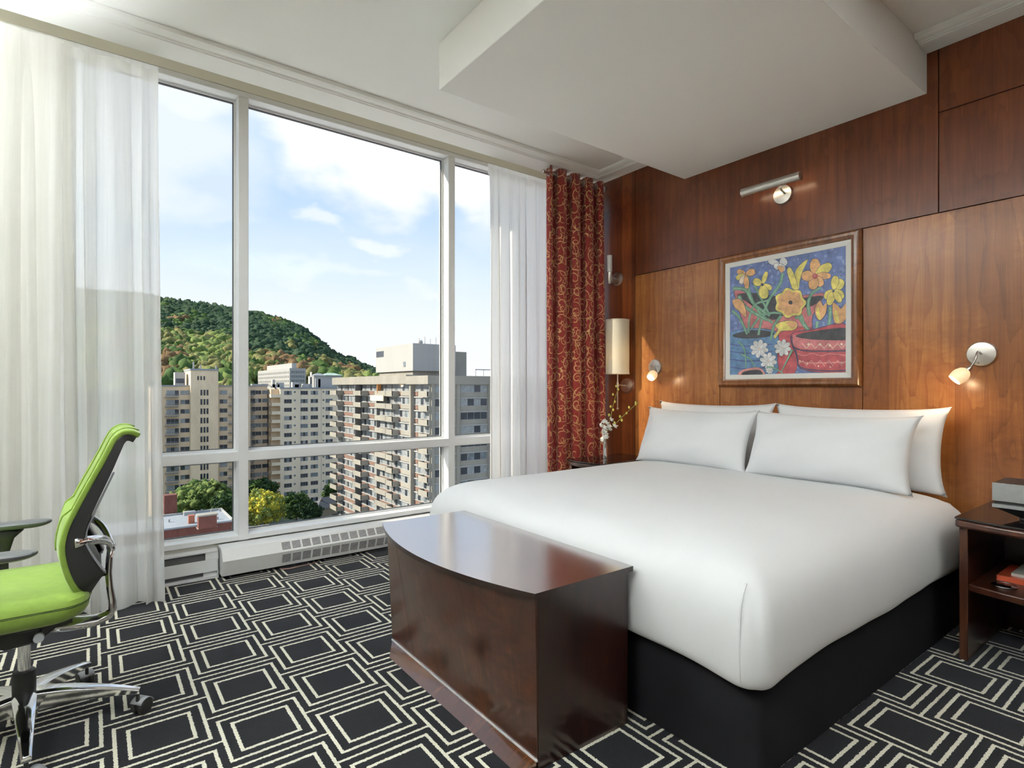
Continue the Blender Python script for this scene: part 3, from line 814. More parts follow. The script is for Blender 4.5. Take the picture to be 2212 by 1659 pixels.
# ------------------------------------------------------------------ painting
pt = thing('framed_painting', 'framed painting of yellow and white flowers in pots above the bed', 'painting', (WX,1.815,1.61))
oy0, oy1, oz0, oz1 = 1.361, 2.270, 1.158, 2.064; fw = .052
def frame_ring(b, y0, y1, z0, z1, prof):
    """mitred frame: prof = [(inset, x)]"""
    rows = []
    for ins, x in prof:
        rows.append([(x,y0+ins,z0+ins),(x,y1-ins,z0+ins),(x,y1-ins,z1-ins),(x,y0+ins,z1-ins)])
    b.grid(rows, closed_v=True)
b = MB(); frame_ring(b, oy0, oy1, oz0, oz1, [(0,WX),(0,3.517),(.006,3.507),(.016,3.500),(.030,3.500),(.038,3.508),(.044,3.512),(.050,3.514),(fw,3.520),(fw,3.532)])
b.build('frame', FRAMEW, pt, smooth='auto')
b = MB(); frame_ring(b, oy0+fw-.003, oy1-fw+.003, oz0+fw-.003, oz1-fw+.003, [(0,3.532),(0,3.521),(.003,3.518),(.030,3.522),(.034,3.524),(.034,3.532)])
b.build('liner', simple('white_liner', (.82,.81,.77), .6, var=.01), pt)
MB().box(3.530,3.538,oy0+.03,oy1-.03,oz0+.03,oz1-.03).build('backing', MAHOG, pt)
XP = 3.527
CAN = dict(y0=oy0+fw+.028, y1=oy1-fw-.028, z0=oz0+fw+.028, z1=oz1-fw-.028)
def cpt(cx, cy):
    # photo-crop coordinates -> position on the canvas (perspective undone on the wall plane)
    p = onX(1540+cx/3.2528, 350+cy/3.2528, XP)
    return p.y, p.z
def lim(y, z): return min(max(y, CAN['y0']), CAN['y1']), min(max(z, CAN['z0']), CAN['z1'])
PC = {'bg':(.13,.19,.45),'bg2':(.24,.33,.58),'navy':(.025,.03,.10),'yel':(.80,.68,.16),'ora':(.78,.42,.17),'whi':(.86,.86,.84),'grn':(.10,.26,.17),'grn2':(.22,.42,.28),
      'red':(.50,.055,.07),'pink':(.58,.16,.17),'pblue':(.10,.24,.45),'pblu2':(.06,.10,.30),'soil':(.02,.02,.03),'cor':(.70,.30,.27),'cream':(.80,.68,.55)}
PC = {k: tuple(c*.86+.055 for c in v) for k, v in PC.items()}  # haze of reflections on the glass mixed into every pigment
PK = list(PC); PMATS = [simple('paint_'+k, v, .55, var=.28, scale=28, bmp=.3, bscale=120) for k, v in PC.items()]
def smoothp(pts, k=4):
    out = []; n = len(pts)
    for i in range(n):
        p0, p1, p2, p3 = pts[i-1], pts[i], pts[(i+1)%n], pts[(i+2)%n]
        for j in range(k):
            t = j/k
            out.append(tuple(.5*((2*b_)+(-a+c)*t+(2*a-5*b_+4*c-d)*t*t+(-a+3*b_-3*c+d)*t**3) for a, b_, c, d in zip(p0,p1,p2,p3)))
    return out
cb = MB(); layer = [0]; LS = [1.0]
def poly(col, pts, sm=True, out=None, raw=False):
    P = [lim(*(p if raw else cpt(*p))) for p in (smoothp(pts) if sm else pts)]
    cy_ = sum(p[0] for p in P)/len(P); cz_ = sum(p[1] for p in P)/len(P)
    if out:
        layer[0] += LS[0]; x = XP-.00002*layer[0]; cb.mi = PK.index('navy')
        Q = []
        for y, z in P:
            d = math.hypot(y-cy_, z-cz_)+1e-6; Q.append(lim(y+(y-cy_)/d*out, z+(z-cz_)/d*out))
        cb.add([(x,y,z) for y,z in Q]+[(x,cy_,cz_)], [(i,(i+1)%len(Q),len(Q)) for i in range(len(Q))])
    layer[0] += LS[0]; x = XP-.00002*layer[0]; cb.mi = PK.index(col)
    cb.add([(x,y,z) for y,z in P]+[(x,cy_,cz_)], [(i,(i+1)%len(P),len(P)) for i in range(len(P))])
def stroke(col, pts, w, w1=None):
    P = [cpt(*p) for p in pts]; Q = []
    for i in range(len(P)-1):
        a = P[max(i-1,0)]; b_ = P[i]; c = P[i+1]; d = P[min(i+2,len(P)-1)]
        for j in range(6):
            t = j/6; Q.append(tuple(.5*((2*q1)+(-q0+q2)*t+(2*q0-5*q1+4*q2-q3)*t*t+(-q0+3*q1-3*q2+q3)*t**3) for q0,q1,q2,q3 in zip(a,b_,c,d)))
    Q.append(P[-1]); vs = []; w1 = w if w1 is None else w1
    layer[0] += LS[0]; x = XP-.00002*layer[0]; cb.mi = PK.index(col); n = len(Q)
    for i, p in enumerate(Q):
        q = Q[min(i+1,n-1)]; r = Q[max(i-1,0)]; dy, dz = q[0]-r[0], q[1]-r[1]; l = math.hypot(dy,dz)+1e-9
        ww = (w+(w1-w)*i/n)*.5
        for s in (1,-1): vs.append((x, *lim(p[0]-dz/l*ww*s, p[1]+dy/l*ww*s)))
    cb.add(vs, [(2*i,2*i+1,2*i+3,2*i+2) for i in range(n-1)])
# ground
x = XP; cb.mi = 0
cb.add([(x,CAN['y0'],CAN['z0']),(x,CAN['y1'],CAN['z0']),(x,CAN['y1'],CAN['z1']),(x,CAN['y0'],CAN['z1'])],[(0,1,2,3)])
rr = random.Random(4); LS[0] = .03
for i in range(420):
    cx = rr.uniform(140,945); cy = rr.uniform(600,1490); l = rr.uniform(8,28); a = rr.uniform(0,3.14)
    stroke('bg2' if rr.random() < .75 else 'pblu2', [(cx,cy),(cx+l*math.cos(a),cy+l*math.sin(a))], .012)
LS[0] = 1.0
# red bowl shape behind
poly('pink', [(150,915),(200,905),(330,960),(520,950),(700,930),(780,930),(700,1080),(690,1180),(600,1190),(300,1210),(230,1160)], out=.004)
poly('soil', [(170,935),(300,920),(560,960),(770,940),(700,1010),(560,1030),(420,1110),(250,990)])
poly('red', [(450,1180),(700,1170),(700,1300),(620,1330),(570,1490),(450,1490),(430,1300)], out=.003)
# blue pot left
poly('pblue', [(120,1225),(190,1180),(300,1170),(420,1185),(460,1230),(450,1360),(430,1500),(120,1500)], out=.004)
poly('soil', [(140,1215),(220,1190),(330,1180),(430,1200),(400,1225),(280,1240),(170,1235)])
for yy in (1280,1330,1385,1440): stroke('pblu2', [(120,yy),(240,yy+14),(420,yy)], .010)
# stems and leaves
for pts, w in (([(245,800),(260,930),(330,1060),(420,1130)],.022),([(490,780),(470,860),(400,960),(350,1080),(320,1215)],.024),([(290,860),(340,960),(400,1080)],.018),([(140,890),(230,900),(290,1000),(400,1080)],.026),
               ([(250,1200),(260,1080),(300,1000),(400,970)],.018),([(135,1045),(190,1100),(240,1210)],.022),([(270,1170),(330,1090),(420,1060),(520,1070)],.018),([(480,1080),(430,1150),(405,1250)],.022),
               ([(180,940),(230,1020),(380,1110)],.03)):
    stroke('grn', pts, w, w*.7); stroke('grn2', pts, w*.5, w*.3)
for pts, w in (([(680,1080),(670,990),(700,920),(760,880)],.024),([(600,1060),(640,1140),(720,1240)],.028),([(580,1100),(620,1080),(640,1150)],.02),([(735,1120),(730,1180),(745,1240)],.022),([(825,1020),(820,1120),(795,1240)],.024),
               ([(905,1120),(870,1160),(840,1240)],.03),([(960,1150),(930,1180),(915,1240)],.024),([(580,1245),(600,1200),(660,1190),(720,1240)],.018)):
    stroke('grn', pts, w, w*.7); stroke('grn2', pts, w*.5, w*.3)
# pot right
poly('red', [(550,1215),(700,1180),(960,1150),(960,1480),(800,1480),(620,1450),(590,1360)], out=.005)
poly('pink', [(560,1220),(580,1215),(760,1240),(960,1240),(960,1310),(760,1320),(580,1300)])
poly('soil', [(580,1220),(700,1190),(960,1165),(960,1245),(760,1250),(640,1240)])
stroke('navy', [(560,1300),(640,1325),(800,1330),(955,1325)], .008)
stroke('cor', [(590,1345),(640,1360),(700,1345),(760,1362),(820,1348),(950,1360)], .004)
stroke('cor', [(610,1400),(700,1412),(950,1405)], .006)
for i in range(6):
    x0_ = 600+i*62; stroke('cor', [(x0_,1420),(x0_+31,1395)], .005); stroke('cor', [(x0_+31,1395),(x0_+62,1435)], .005)
    stroke('cream', [(x0_+28,1275),(x0_+58,1310)], .003); stroke('cream', [(x0_+58,1310),(x0_+88,1275)], .003)
def dot(col, cx, cy, r):
    poly(col, [(cx+r*math.cos(a), cy+r*math.sin(a)) for a in [k*2*PI/8 for k in range(8)]], False)
for cx, cy in ((672,1280),(756,1283),(822,1288),(905,1280)): dot('cream', cx, cy, 9)
for cx, cy in ((612,1398),(664,1418),(742,1434),(826,1440),(905,1410)): dot('cream', cx, cy, 6)
stroke('navy', [(555,1225),(560,1280),(590,1350),(600,1420),(640,1450),(800,1468),(955,1462)], .007)
# blossoms
def petal(col, c, t, w, out=.0025):
    dx, dy = t[0]-c[0], t[1]-c[1]; l = math.hypot(dx,dy); nx, ny = -dy/l*w, dx/l*w
    poly(col, [c,(c[0]+dx*.45+nx,c[1]+dy*.45+ny),(c[0]+dx*.9+nx*.7,c[1]+dy*.9+ny*.7),t,(c[0]+dx*.9-nx*.7,c[1]+dy*.9-ny*.7),(c[0]+dx*.45-nx,c[1]+dy*.45-ny)], out=out)
for t, w, c in (((172,765),20,'ora'),((165,820),20,'yel'),((195,855),20,'cream'),((240,890),18,'ora'),((298,765),24,'ora')): petal(c, (232,790), t, w)
for t, w in (((285,830),26),((380,770),16),((415,890),20),((365,960),34)): petal('yel', (348,862), t, w)
dot('navy', 348, 862, 11)
for t, w in (((390,695),20),((440,750),26),((520,690),30),((495,770),24)): petal('whi', (470,715), t, w)
poly('ora', [(455,735),(500,740),(485,780)], out=.002)
poly('yel', [(590,895),(572,840),(590,750),(668,684),(632,765),(612,840),(604,892)], out=.003)
poly('yel', [(565,895),(540,830),(522,760),(545,742),(572,790),(592,850),(598,895)], out=.003)
for t, w, c in (((720,680),36,'ora'),((832,720),34,'yel'),((830,800),24,'ora'),((770,870),30,'ora'),((700,895),34,'ora'),((625,800),36,'ora')): petal(c, (718,800), t, w)
dot('red', 718, 802, 20); dot('pink', 716, 800, 10)
for t, w in (((915,830),34),((865,800),26),((790,960),30),((815,1005),26),((915,960),34),((900,985),22)): petal('yel', (850,900), t, w)
dot('navy', 848, 908, 9)
fl = [(545+(104+9*math.cos(7*a_))*math.cos(a_), 990+(100+9*math.cos(7*a_))*math.sin(a_)) for a_ in [k*2*PI/42 for k in range(42)]]
poly('yel', fl, False, out=.003)
poly('ora', [(545+(x_-545)*.84, 990+(y_-990)*.84) for x_, y_ in fl], False)
for k in range(6): stroke('cor', [(545,990),(545+70*math.cos(k*1.05+.3),990+70*math.sin(k*1.05+.3))], .003)
dot('soil', 547, 988, 15)
poly('ora', [(140,970),(190,965),(225,1010),(235,1090),(190,1050),(155,1020)], out=.003)
poly('ora', [(755,975),(775,1010),(800,990),(795,1060),(755,1112),(725,1080),(722,1020)], out=.003)
poly('yel', [(740,1020),(760,1100),(745,1105),(728,1060)])
poly('ora', [(845,990),(880,1010),(905,1030),(945,985),(948,1080),(905,1130),(860,1130),(845,1070)], out=.003)
poly('yel', [(870,1040),(890,1120),(870,1125),(855,1070)])
poly('yel', [(440,1150),(480,1125),(560,1115),(595,1140),(570,1180),(480,1190),(440,1240),(430,1220),(460,1180)], out=.003)
poly('ora', [(520,1125),(580,1120),(590,1150),(555,1170)])
for cx, cy, R in ((328,1312,64),(492,1305,60),(392,1398,60),(400,1462,26)):
    for k in range(8):
        a = k*2*PI/8+.2; petal('whi', (cx,cy), (cx+R*math.cos(a),cy+R*math.sin(a)), R*.26, .0015)
    dot('cream', cx, cy, 7)
for pts in ([(180,1260),(225,1320),(235,1450)],[(200,1350),(270,1390),(310,1480)],[(560,1320),(520,1400),(480,1480)],[(380,1440),(440,1450),(500,1490)]):
    stroke('grn', pts, .014, .006); stroke('grn2', pts, .006, .003)
poly('cor', [(190,1500),(200,1465),(280,1445),(340,1450),(360,1500)], out=.002); poly('soil', [(210,1500),(230,1470),(330,1462),(345,1500)])
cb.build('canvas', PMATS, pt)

# ------------------------------------------------------------------ vase and orchid
vz = Vector((3.165,3.02,.6037))
v = thing('bud_vase', 'slim polished silver bud vase on the left nightstand', 'vase', vz)
MB().lathe([(.020,0),(.021,.01),(.017,.05),(.019,.085),(.014,.12),(.010,.15),(.013,.175),(.016,.19),(.013,.19),(.008,.15)], vz, (0,0,1), 24).build('body', CHROME, v, smooth='auto')
ORW = simple('orchid_petal_white', (.88,.87,.80), .6, var=.04, scale=60); ORY = simple('orchid_bud_green', (.62,.62,.12), .5, var=.15, scale=80); ORS = simple('orchid_stem', (.30,.36,.08), .5)
def spray(label, pts, nfl, seed, budfrom):
    r = random.Random(seed); o = thing('orchid_stem', label, 'flower', pts[0])
    P = [Vector(p) for p in pts]; Q = []
    for i in range(len(P)-1):
        a = P[max(i-1,0)]; b_ = P[i]; c = P[i+1]; d = P[min(i+2,len(P)-1)]
        for j in range(8):
            t = j/8; Q.append((b_*2+(c-a)*t+(a*2-b_*5+c*4-d)*t*t+(-a+b_*3-c*3+d)*t**3)*.5)
    Q.append(P[-1]); MB().tube(Q, [.0022]*len(Q), 6).build('stalk', ORS, o, smooth=True)
    for k in range(nfl):
        f = .18+.80*k/(nfl-1); q = Q[int(f*(len(Q)-1))]
        side = (-1)**k; off = Vector((r.uniform(-.012,.0), side*r.uniform(.010,.024), r.uniform(-.004,.012))); c = q+off
        if f < budfrom:
            b = MB(); nrm = Vector((-.8, r.uniform(-.5,.2), r.uniform(-.5,.4))).normalized(); t = nrm.cross(Vector((0,0,1))).normalized(); w = nrm.cross(t)
            a0 = r.uniform(0,1)
            for j in range(5):
                a = a0+2*PI*j/5; d = t*math.cos(a)+w*math.sin(a); e = nrm.cross(d); Lp = r.uniform(.020,.028); W = .0095
                rows = []
                for i in range(6):
                    s = i/5; ww = W*math.sin(PI*min(.97,s*.9+.1)); cc = c+d*Lp*s+nrm*(.006*math.sin(PI*s)-.004*s)
                    rows.append([cc-e*ww-nrm*.002, cc, cc+e*ww-nrm*.002])
                b.grid(rows)
            b.sphere(c+nrm*.004, .005, 5, 8)
            b.build('blossom', ORW, o, smooth=True, solid=.0006)
        else:
            MB().sphere(c, .008*(1.25-f*.5), 6, 10, (1,1.1,1.5)).build('bud', ORY, o, smooth=True)
        MB().tube([q, c], .0011, 5).build('flower_stalk', ORS, o, smooth=True)
top = vz+Vector((0,0,.186))
spray('upright orchid stem with yellow-green buds in the silver vase', [top-Vector((0,0,.1)), top, onX(1318,905,3.15), onX(1326,870,3.15), onX(1337,833,3.16)], 13, 5, .52)
spray('arching orchid stem leaning right toward the pillow in silver vase', [top-Vector((0,0,.1)), top+Vector((.004,0,0)), onX(1325,920,3.14), onX(1352,893,3.14), onX(1380,868,3.15)], 13, 9, .55)
spray('short orchid stem full of white blossoms above the vase mouth', [top-Vector((0,0,.1)), top+Vector((0,.003,0)), onX(1306,930,3.15), onX(1303,908,3.15)], 8, 12, 1.1)
#PART5 ============================================================= OFFICE CHAIR
CXC, CYC = -.175, 2.42
oc = thing('office_chair', 'lime green office chair with chrome base and black armrests', 'chair', (CXC,CYC,0))
# backrest shell: side profile (x, z) from the bottom edge to the curled top
BP = [(-.008,.474),(-.030,.490),(-.050,.520),(-.066,.565),(-.077,.615),(-.080,.660),(-.072,.710),(-.054,.760),(-.032,.810),(-.006,.865),(.018,.915),(.036,.955),(.054,.990),(.078,1.008),(.104,1.008),(.128,.995)]
BPh = [.150,.185,.205,.215,.222,.225,.226,.226,.225,.222,.218,.214,.208,.202,.196,.188]
def prof_at(t):
    f = t*(len(BP)-1); i = min(int(f), len(BP)-2); u = f-i
    a = BP[max(i-1,0)]; b_ = BP[i]; c = BP[i+1]; d = BP[min(i+2,len(BP)-1)]
    P = tuple(.5*((2*q1)+(-q0+q2)*u+(2*q0-5*q1+4*q2-q3)*u*u+(-q0+3*q1-3*q2+q3)*u**3) for q0,q1,q2,q3 in zip(a,b_,c,d))
    return P, BPh[i]*(1-u)+BPh[i+1]*u
def backpt(t, s, off):
    (x, z), hw = prof_at(t); (x2, z2), _ = prof_at(min(1,t+.01)); (x1, z1), _ = prof_at(max(0,t-.01))
    dx, dz = x2-x1, z2-z1; l = math.hypot(dx,dz); nx, nz = dz/l, -dx/l       # backward normal
    if nx < 0 and nz > 0 and t < .9: pass
    hollow = .030*(1-abs(s)**2.5)*math.sin(PI*min(1,max(0,t*1.1)))**.7*(-1 if t < .45 else 1)
    o = off+(.012*(1-s*s)*(1 if t > .45 else -1)*math.sin(PI*t))
    return (x+nx*o, CYC+s*hw, z+nz*o)
nt_, ns_ = 48, 22
b = MB(); rows = []
for i in range(nt_+1):
    t = i/nt_; row = []
    for j in range(ns_+1):
        s = -1+2*j/ns_; th = .022*(1-abs(s)**8*.55)
        row.append(backpt(t, s, -.006+.004*abs(s)**6))
    for j in range(ns_, -1, -1):
        s = -1+2*j/ns_; row.append(backpt(t, s*.985, .014))
    rows.append(row)
b.grid(rows, closed_v=True, cap=True); b.build('backrest', GREEN, oc, smooth=True, bevel=.004)
# seam ridges in the upholstery
for s in (-.62, .62):
    MB().tube([backpt(.30+.68*k/20, s, -.0075) for k in range(21)], .0030, 8).build('upholstery_seam', GREEN, oc, smooth=True)
# plastic frame behind the upholstery
loop = []
for k in range(25): loop.append((k/24, -1))
for k in range(1, 8): loop.append((1, -1+2*k/8))
for k in range(25): loop.append((1-k/24, 1))
for k in range(1, 8): loop.append((0, 1-2*k/8))
b = MB(); rows = []
def dep(t): return .018+.050*math.exp(-((t-.12)/.22)**2)+.014*math.exp(-((t-.5)/.25)**2)
for t, s in loop:
    ins = .90 if abs(s) > .95 else s
    ti = min(.985, max(.015, t))
    tin = ti*.93+.035
    so = s*.985; si = s*.86
    d = dep(t)
    rows.append([backpt(ti,so,.0145), backpt(ti,so,.0145+d), backpt(tin,si,.0145+d), backpt(tin,si,.0145)])
b.grid(rows, closed_u=True, closed_v=True); b.build('back_frame', BLACKP, oc, smooth='auto')
b = MB(); rows = []
for i in range(25):
    t = i/24*.62+.02; rows.append([backpt(t, s, .0195+dep(t)) for s in (-.96,-.90,-.82,-.74)])
b.grid(rows)
b.build('frame_cover', LIGHTGP, oc, smooth=True, solid=.005)
b = MB(); rows = []
for i in range(25):
    t = i/24*.62+.02; rows.append([backpt(t, s, .0195+dep(t)) for s in (.74,.82,.90,.96)])
b.grid(rows)
b.build('frame_cover', LIGHTGP, oc, smooth=True, solid=.005)
# grey lumbar cover low on the back
rows = []
b = MB()
for i in range(12):
    t = .03+.30*i/11; rows.append([backpt(t, -.8+1.6*j/12, .05+.035*math.sin(PI*i/11)*math.cos(PI*(j-6)/14)) for j in range(13)])
b.grid(rows); b.build('lumbar_cover', GREYP, oc, smooth=True, solid=.006)
# chrome yoke: two arms from the frame sides to a spine behind the back
yk = Vector((.052, CYC, .592))
b = MB()
for sg in (-1, 1):
    p0 = Vector(backpt(.40, sg*.97, .03)); p0 = Vector((-.045, CYC+sg*.225, .668+.0))
    pts = []
    c1 = Vector((.000, CYC+sg*.215, .672)); c2 = Vector((.045, CYC+sg*.09, .650))
    for i in range(15):
        t = i/14; pts.append(p0*(1-t)**3+c1*3*t*(1-t)**2+c2*3*t*t*(1-t)+yk*t**3)
    b.tube(pts, [.010]*15, 12, flat=[1.5]*15, up=(0,0,1))
b.sphere(yk, .020, 8, 12, (.7,1,1.2))
b.build('yoke', CHROME, oc, smooth=True)
pts = [(.052,.590),(.047,.55),(.045,.50),(.048,.45),(.054,.405),(.055,.375),(.044,.355),(.015,.345),(-.03,.345),(-.08,.352),(-.13,.362)]
b = MB(); b.tube([(x,CYC,z) for x,z in pts], [.020,.020,.020,.021,.023,.026,.030,.034,.038,.04,.04], 12, flat=[.55]*11, up=(0,1,0) if 0 else None)
b.build('spine', CHROME, oc, smooth=True)
b = MB(); b.cyl((.045,CYC,.505),(.012,CYC,.505),.013); b.sphere((.012,CYC,.505),.017,8,12); b.build('tilt_joint', BLACKP, oc, smooth='auto')
# seat cushion
b = MB(); rows = []
sx0, sx1, sw = -.60, -.005, .250
def seat_ring(z, ins, dip=0):
    return [(x, y, z) for x, y in rrect(sx0+ins, sx1-ins, CYC-sw+ins, CYC+sw-ins, .075, 6)]
for z, ins in ((.424,.055),(.428,.030),(.440,.014),(.460,.004),(.474,.002),(.478,.006),(.482,.002),(.497,.006),(.508,.018),(.516,.045),(.520,.10),(.518,.17)):
    rows.append(seat_ring(z, ins))
b.grid(rows, closed_v=True, cap=True)
seat = b.build('seat', GREEN, oc, smooth='auto')
b = MB(); b.tube([(x,y,.4775) for x,y in rrect(sx0+.003,sx1-.003,CYC-sw+.003,CYC+sw-.003,.072,6)]+[(rrect(sx0+.003,sx1-.003,CYC-sw+.003,CYC+sw-.003,.072,6)[0])+(.4775,)], .0018, 6)
b.build('seam', simple('dark_green_seam', (.07,.11,.02), .8), oc, smooth=True)
# mechanism, lift, hub
b = MB(); b.prism([(-.30,.372),(-.30,.420),(-.06,.420),(-.05,.405),(-.09,.375),(-.14,.335),(-.22,.330)], CYC-.085, CYC+.085, 'y')
b.build('tilt_mechanism', BLACKP, oc, bevel=.008)
b = MB(); b.box(-.42,-.05,CYC-.19,CYC-.16,.412,.424); b.box(-.42,-.05,CYC+.16,CYC+.19,.412,.424); b.box(-.44,-.08,CYC-.16,CYC+.16,.405,.424); b.build('seat_pan', BLACKP, oc, bevel=.003)
MB().cyl((-.13,CYC-.10,.385),(-.13,CYC-.215,.395),.006).build('lever', BLACKP, oc)
MB().cyl((-.13,CYC-.205,.395),(-.13,CYC-.222,.396),.013).build('lever_knob', LIGHTGP, oc, smooth='auto')
ax, ay = -.180, 2.43
MB().cyl((ax,ay,.20),(ax,ay,.345),.0165,n=24).build('gas_lift', CHROME, oc, smooth='auto')
MB().lathe([(.020,.105),(.031,.12),(.031,.205),(.029,.222),(.022,.224)], (ax,ay,0), (0,0,1), 28).build('hub_sleeve', BLACKP, oc, smooth='auto')
b = MB(); b.lathe([(.028,.055),(.034,.065),(.037,.12),(.033,.155)], (ax,ay,0), (0,0,1), 28); b.build('hub', CHROME, oc, smooth='auto')
for k in range(5):
    a = math.radians(-13+72*k); d = Vector((math.cos(a), math.sin(a), 0)); c = Vector((ax, ay, 0)); nrm = Vector((-d.y, d.x, 0))
    b = MB(); rows = []
    n = 14
    for i in range(n+1):
        t = i/n; r = .022+.300*t; zt = .158-.062*t**1.7; hh = .050*(1-t)+.018; w = .021*(1-t)+.013
        cen = c+d*r
        rows.append([cen+nrm*w*.55+Vector((0,0,zt)), cen+nrm*w+Vector((0,0,zt-.006)), cen+nrm*w*.85+Vector((0,0,zt-hh)), cen-nrm*w*.85+Vector((0,0,zt-hh)), cen-nrm*w+Vector((0,0,zt-.006)), cen-nrm*w*.55+Vector((0,0,zt))])
    b.grid(rows, closed_v=True, cap=True); leg = b.build('base_leg', CHROME, oc, smooth='auto', bevel=.002)
    # caster
    p = c+d*.315; sw_ = Vector((math.cos(a+.9), math.sin(a+.9), 0)); ax_ = Vector((-sw_.y, sw_.x, 0)); wc = p+sw_*.016+Vector((0,0,.027))
    b = MB(); b.cyl(p+Vector((0,0,.05)), p+Vector((0,0,.09)), .006, n=10)
    rows = []
    b.tube([wc-ax_*.005, wc+ax_*.005], .020, 14)
    cst = b.build('caster', BLACKP, oc, smooth='auto')
    for sg in (-1, 1):
        MB().lathe([(.022,0),(.027,.003),(.027,.014),(.022,.018),(.006,.0185)], wc+ax_*sg*.006, ax_*sg, 24).build('wheel', BLACKP, cst, smooth='auto')
    b = MB(); rows = []
    for i in range(9):
        th = math.radians(20+130*i/8); rr_ = .0295
        q = wc+sw_*(rr_*math.cos(th))+Vector((0,0,rr_*math.sin(th)))
        rows.append([q-ax_*.0235, q-ax_*.004, q+ax_*.004, q+ax_*.0235])
    b.grid(rows); b.build('hood', LIGHTGP, cst, smooth=True, solid=.002)
# armrests
for sg in (-1, 1):
    y = CYC+sg*.245; xr = -.118 if sg > 0 else -.128
    b = MB(); rows = []
    for i in range(19):
        t = i/18; x = xr-.27*t; e = (1-abs(2*t-1)**5)**.5 if 0 < t < 1 else .02
        w = .040*e+.002; zt = .672-.004*(2*t-1)**2; th = .010+.014*e
        if t < .18: th *= .75+.25*t/.18; 
        rows.append([(x,y-w*.8,zt),(x,y-w,zt-.005),(x,y-w*.9,zt-th*.75),(x,y-w*.45,zt-th-.003),(x,y+w*.45,zt-th-.003),(x,y+w*.9,zt-th*.75),(x,y+w,zt-.005),(x,y+w*.8,zt)])
    b.grid(rows, closed_v=True, cap=True); b.build('arm_pad', GREYP, oc, smooth='auto', sub=1)
    b = MB(); pts = [(xr-.135,.650),(xr-.14,.62),(xr-.15,.56),(xr-.15,.49),(xr-.15,.43),(xr-.15,.412)]
    b.tube([(x,y,z) for x,z in pts], [.058,.036,.030,.030,.030,.030], 12, flat=[.35]*6, up=(0,1,0)); 
    b.build('arm_post', BLACKP, oc, smooth=True)
    MB().box(xr-.19, xr-.11, min(y,CYC+sg*.17), max(y,CYC+sg*.17)+0, .403, .4115).build('arm_bracket', BLACKP, oc, bevel=.003)
#PART6 ============================================================= OUTSIDE
GZ = -40.0
def facade(name, col, var=.08, sc=.25):
    m, nt, b = nmat(name); co = coord(nt)
    n1 = noise(nt, mapping(nt, co, (1,1,.35)), sc, 5, .6); n2 = noise(nt, co, 3., 3)
    f = M(nt,'ADD', M(nt,'MULTIPLY',n1,.7), M(nt,'MULTIPLY',n2,.3))
    nt.links.new(ramp(nt, f, [(.35,tuple(c*(1-var*1.5) for c in col)),(.65,tuple(c*(1+var) for c in col))]), b.inputs['Base Color'])
    b.inputs['Roughness'].default_value = .85; return m
F_TAN = facade('tan_concrete', (.66,.52,.36)); F_CREAM = facade('cream_concrete', (.80,.69,.52)); F_SHAFT = facade('shaft_concrete', (.74,.60,.42), .12)
F_GREY = facade('balcony_concrete', (.30,.285,.245), .12); F_BRICK = facade('brown_brick', (.21,.125,.095), .1, 1); F_RED = facade('red_brick', (.17,.06,.045), .15, 1)
F_WHITE = facade('white_cladding', (.37,.37,.36), .03); F_PALE = facade('pale_bounce', (.82,.82,.80), .03); F_ROOF = facade('pale_roof_membrane', (.28,.31,.34), .08); F_SLATE = facade('grey_slate', (.10,.11,.125), .1, 2)
F_DARKB = facade('balcony_recess', (.26,.25,.23), .2); F_DIV = facade('grey_divider_wall', (.22,.22,.21), .1)
W_DARK = simple('dark_window', (.035,.045,.06), .12, var=.4, scale=.6, spec=.6); W_LITE = simple('curtained_window', (.27,.29,.30), .4, var=.25, scale=2.); W_MID = simple('half_curtained_window', (.16,.19,.21), .2, var=.4, scale=1.5)
W_FR = simple('window_surround', (.36,.36,.35), .6)
GR = facade('street_ground', (.10,.12,.085), .3, .05)
structure(MB().box(-300, 700, 8, 1300, GZ-.5, GZ).build('ground', GR))
structure(MB().box(-60, 45, 5.2, 92, GZ, GZ+.3).build('bounce_ground', F_PALE))  # pale unseen ground added to bounce sunlight up to the ceiling
structure(MB().box(-40, 30, 4.6, 30, -16.5, -16).build('bounce_slab', F_PALE))  # unseen pale slab added under the window as a light reflector
def winproto(w, h, npane, lite, dep=.12, axis='y'):
    """window centred at origin in a facade plane; looks towards -y (or -x)"""
    b = MB(); t = .05
    def bx(a0,a1,d0,d1,z0,z1):
        if axis == 'y': b.box(a0,a1,d0,d1,z0,z1)
        else: b.box(d0,d1,a0,a1,z0,z1)
    b.mi = 0
    bx(-w/2,w/2,-.03,.0,-h/2,-h/2+t); bx(-w/2,w/2,-.03,.0,h/2-t,h/2)
    for i in range(npane+1):
        x = -w/2+(w-t)*i/npane; bx(x,x+t,-.03,.0,-h/2+t,h/2-t)
    for i in range(npane):
        b.mi = lite[i%len(lite)]
        x = -w/2+(w-t)*i/npane+t; bx(x,-w/2+(w-t)*(i+1)/npane,-.012,.0,-h/2+t,h/2-t)
    o = b.build('window', [W_FR,W_DARK,W_LITE,W_MID]); return o
protos = {}
def window_at(parent, x, y, z, w, h, npane, axis='y', rnd=None):
    r = rnd or random; lit = r.choice([(1,),(1,),(1,3),(3,1),(2,1),(1,2),(3,),(2,2,1,2)] if npane < 5 else [(2,1,2,2,3),(2,3,2,1,2),(3,2,1,2,2),(2,2,3,2,1)])
    key = (w,h,npane,lit,axis)
    if key not in protos:
        o = winproto(w,h,npane,lit,axis=axis); protos[key] = o; fresh = o
    else:
        fresh = protos[key].copy(); COL.objects.link(fresh)
    fresh.parent = parent; fresh.location = Vector((x,y,z))-Vector(parent['_o'])
    return fresh
wr = random.Random(11)
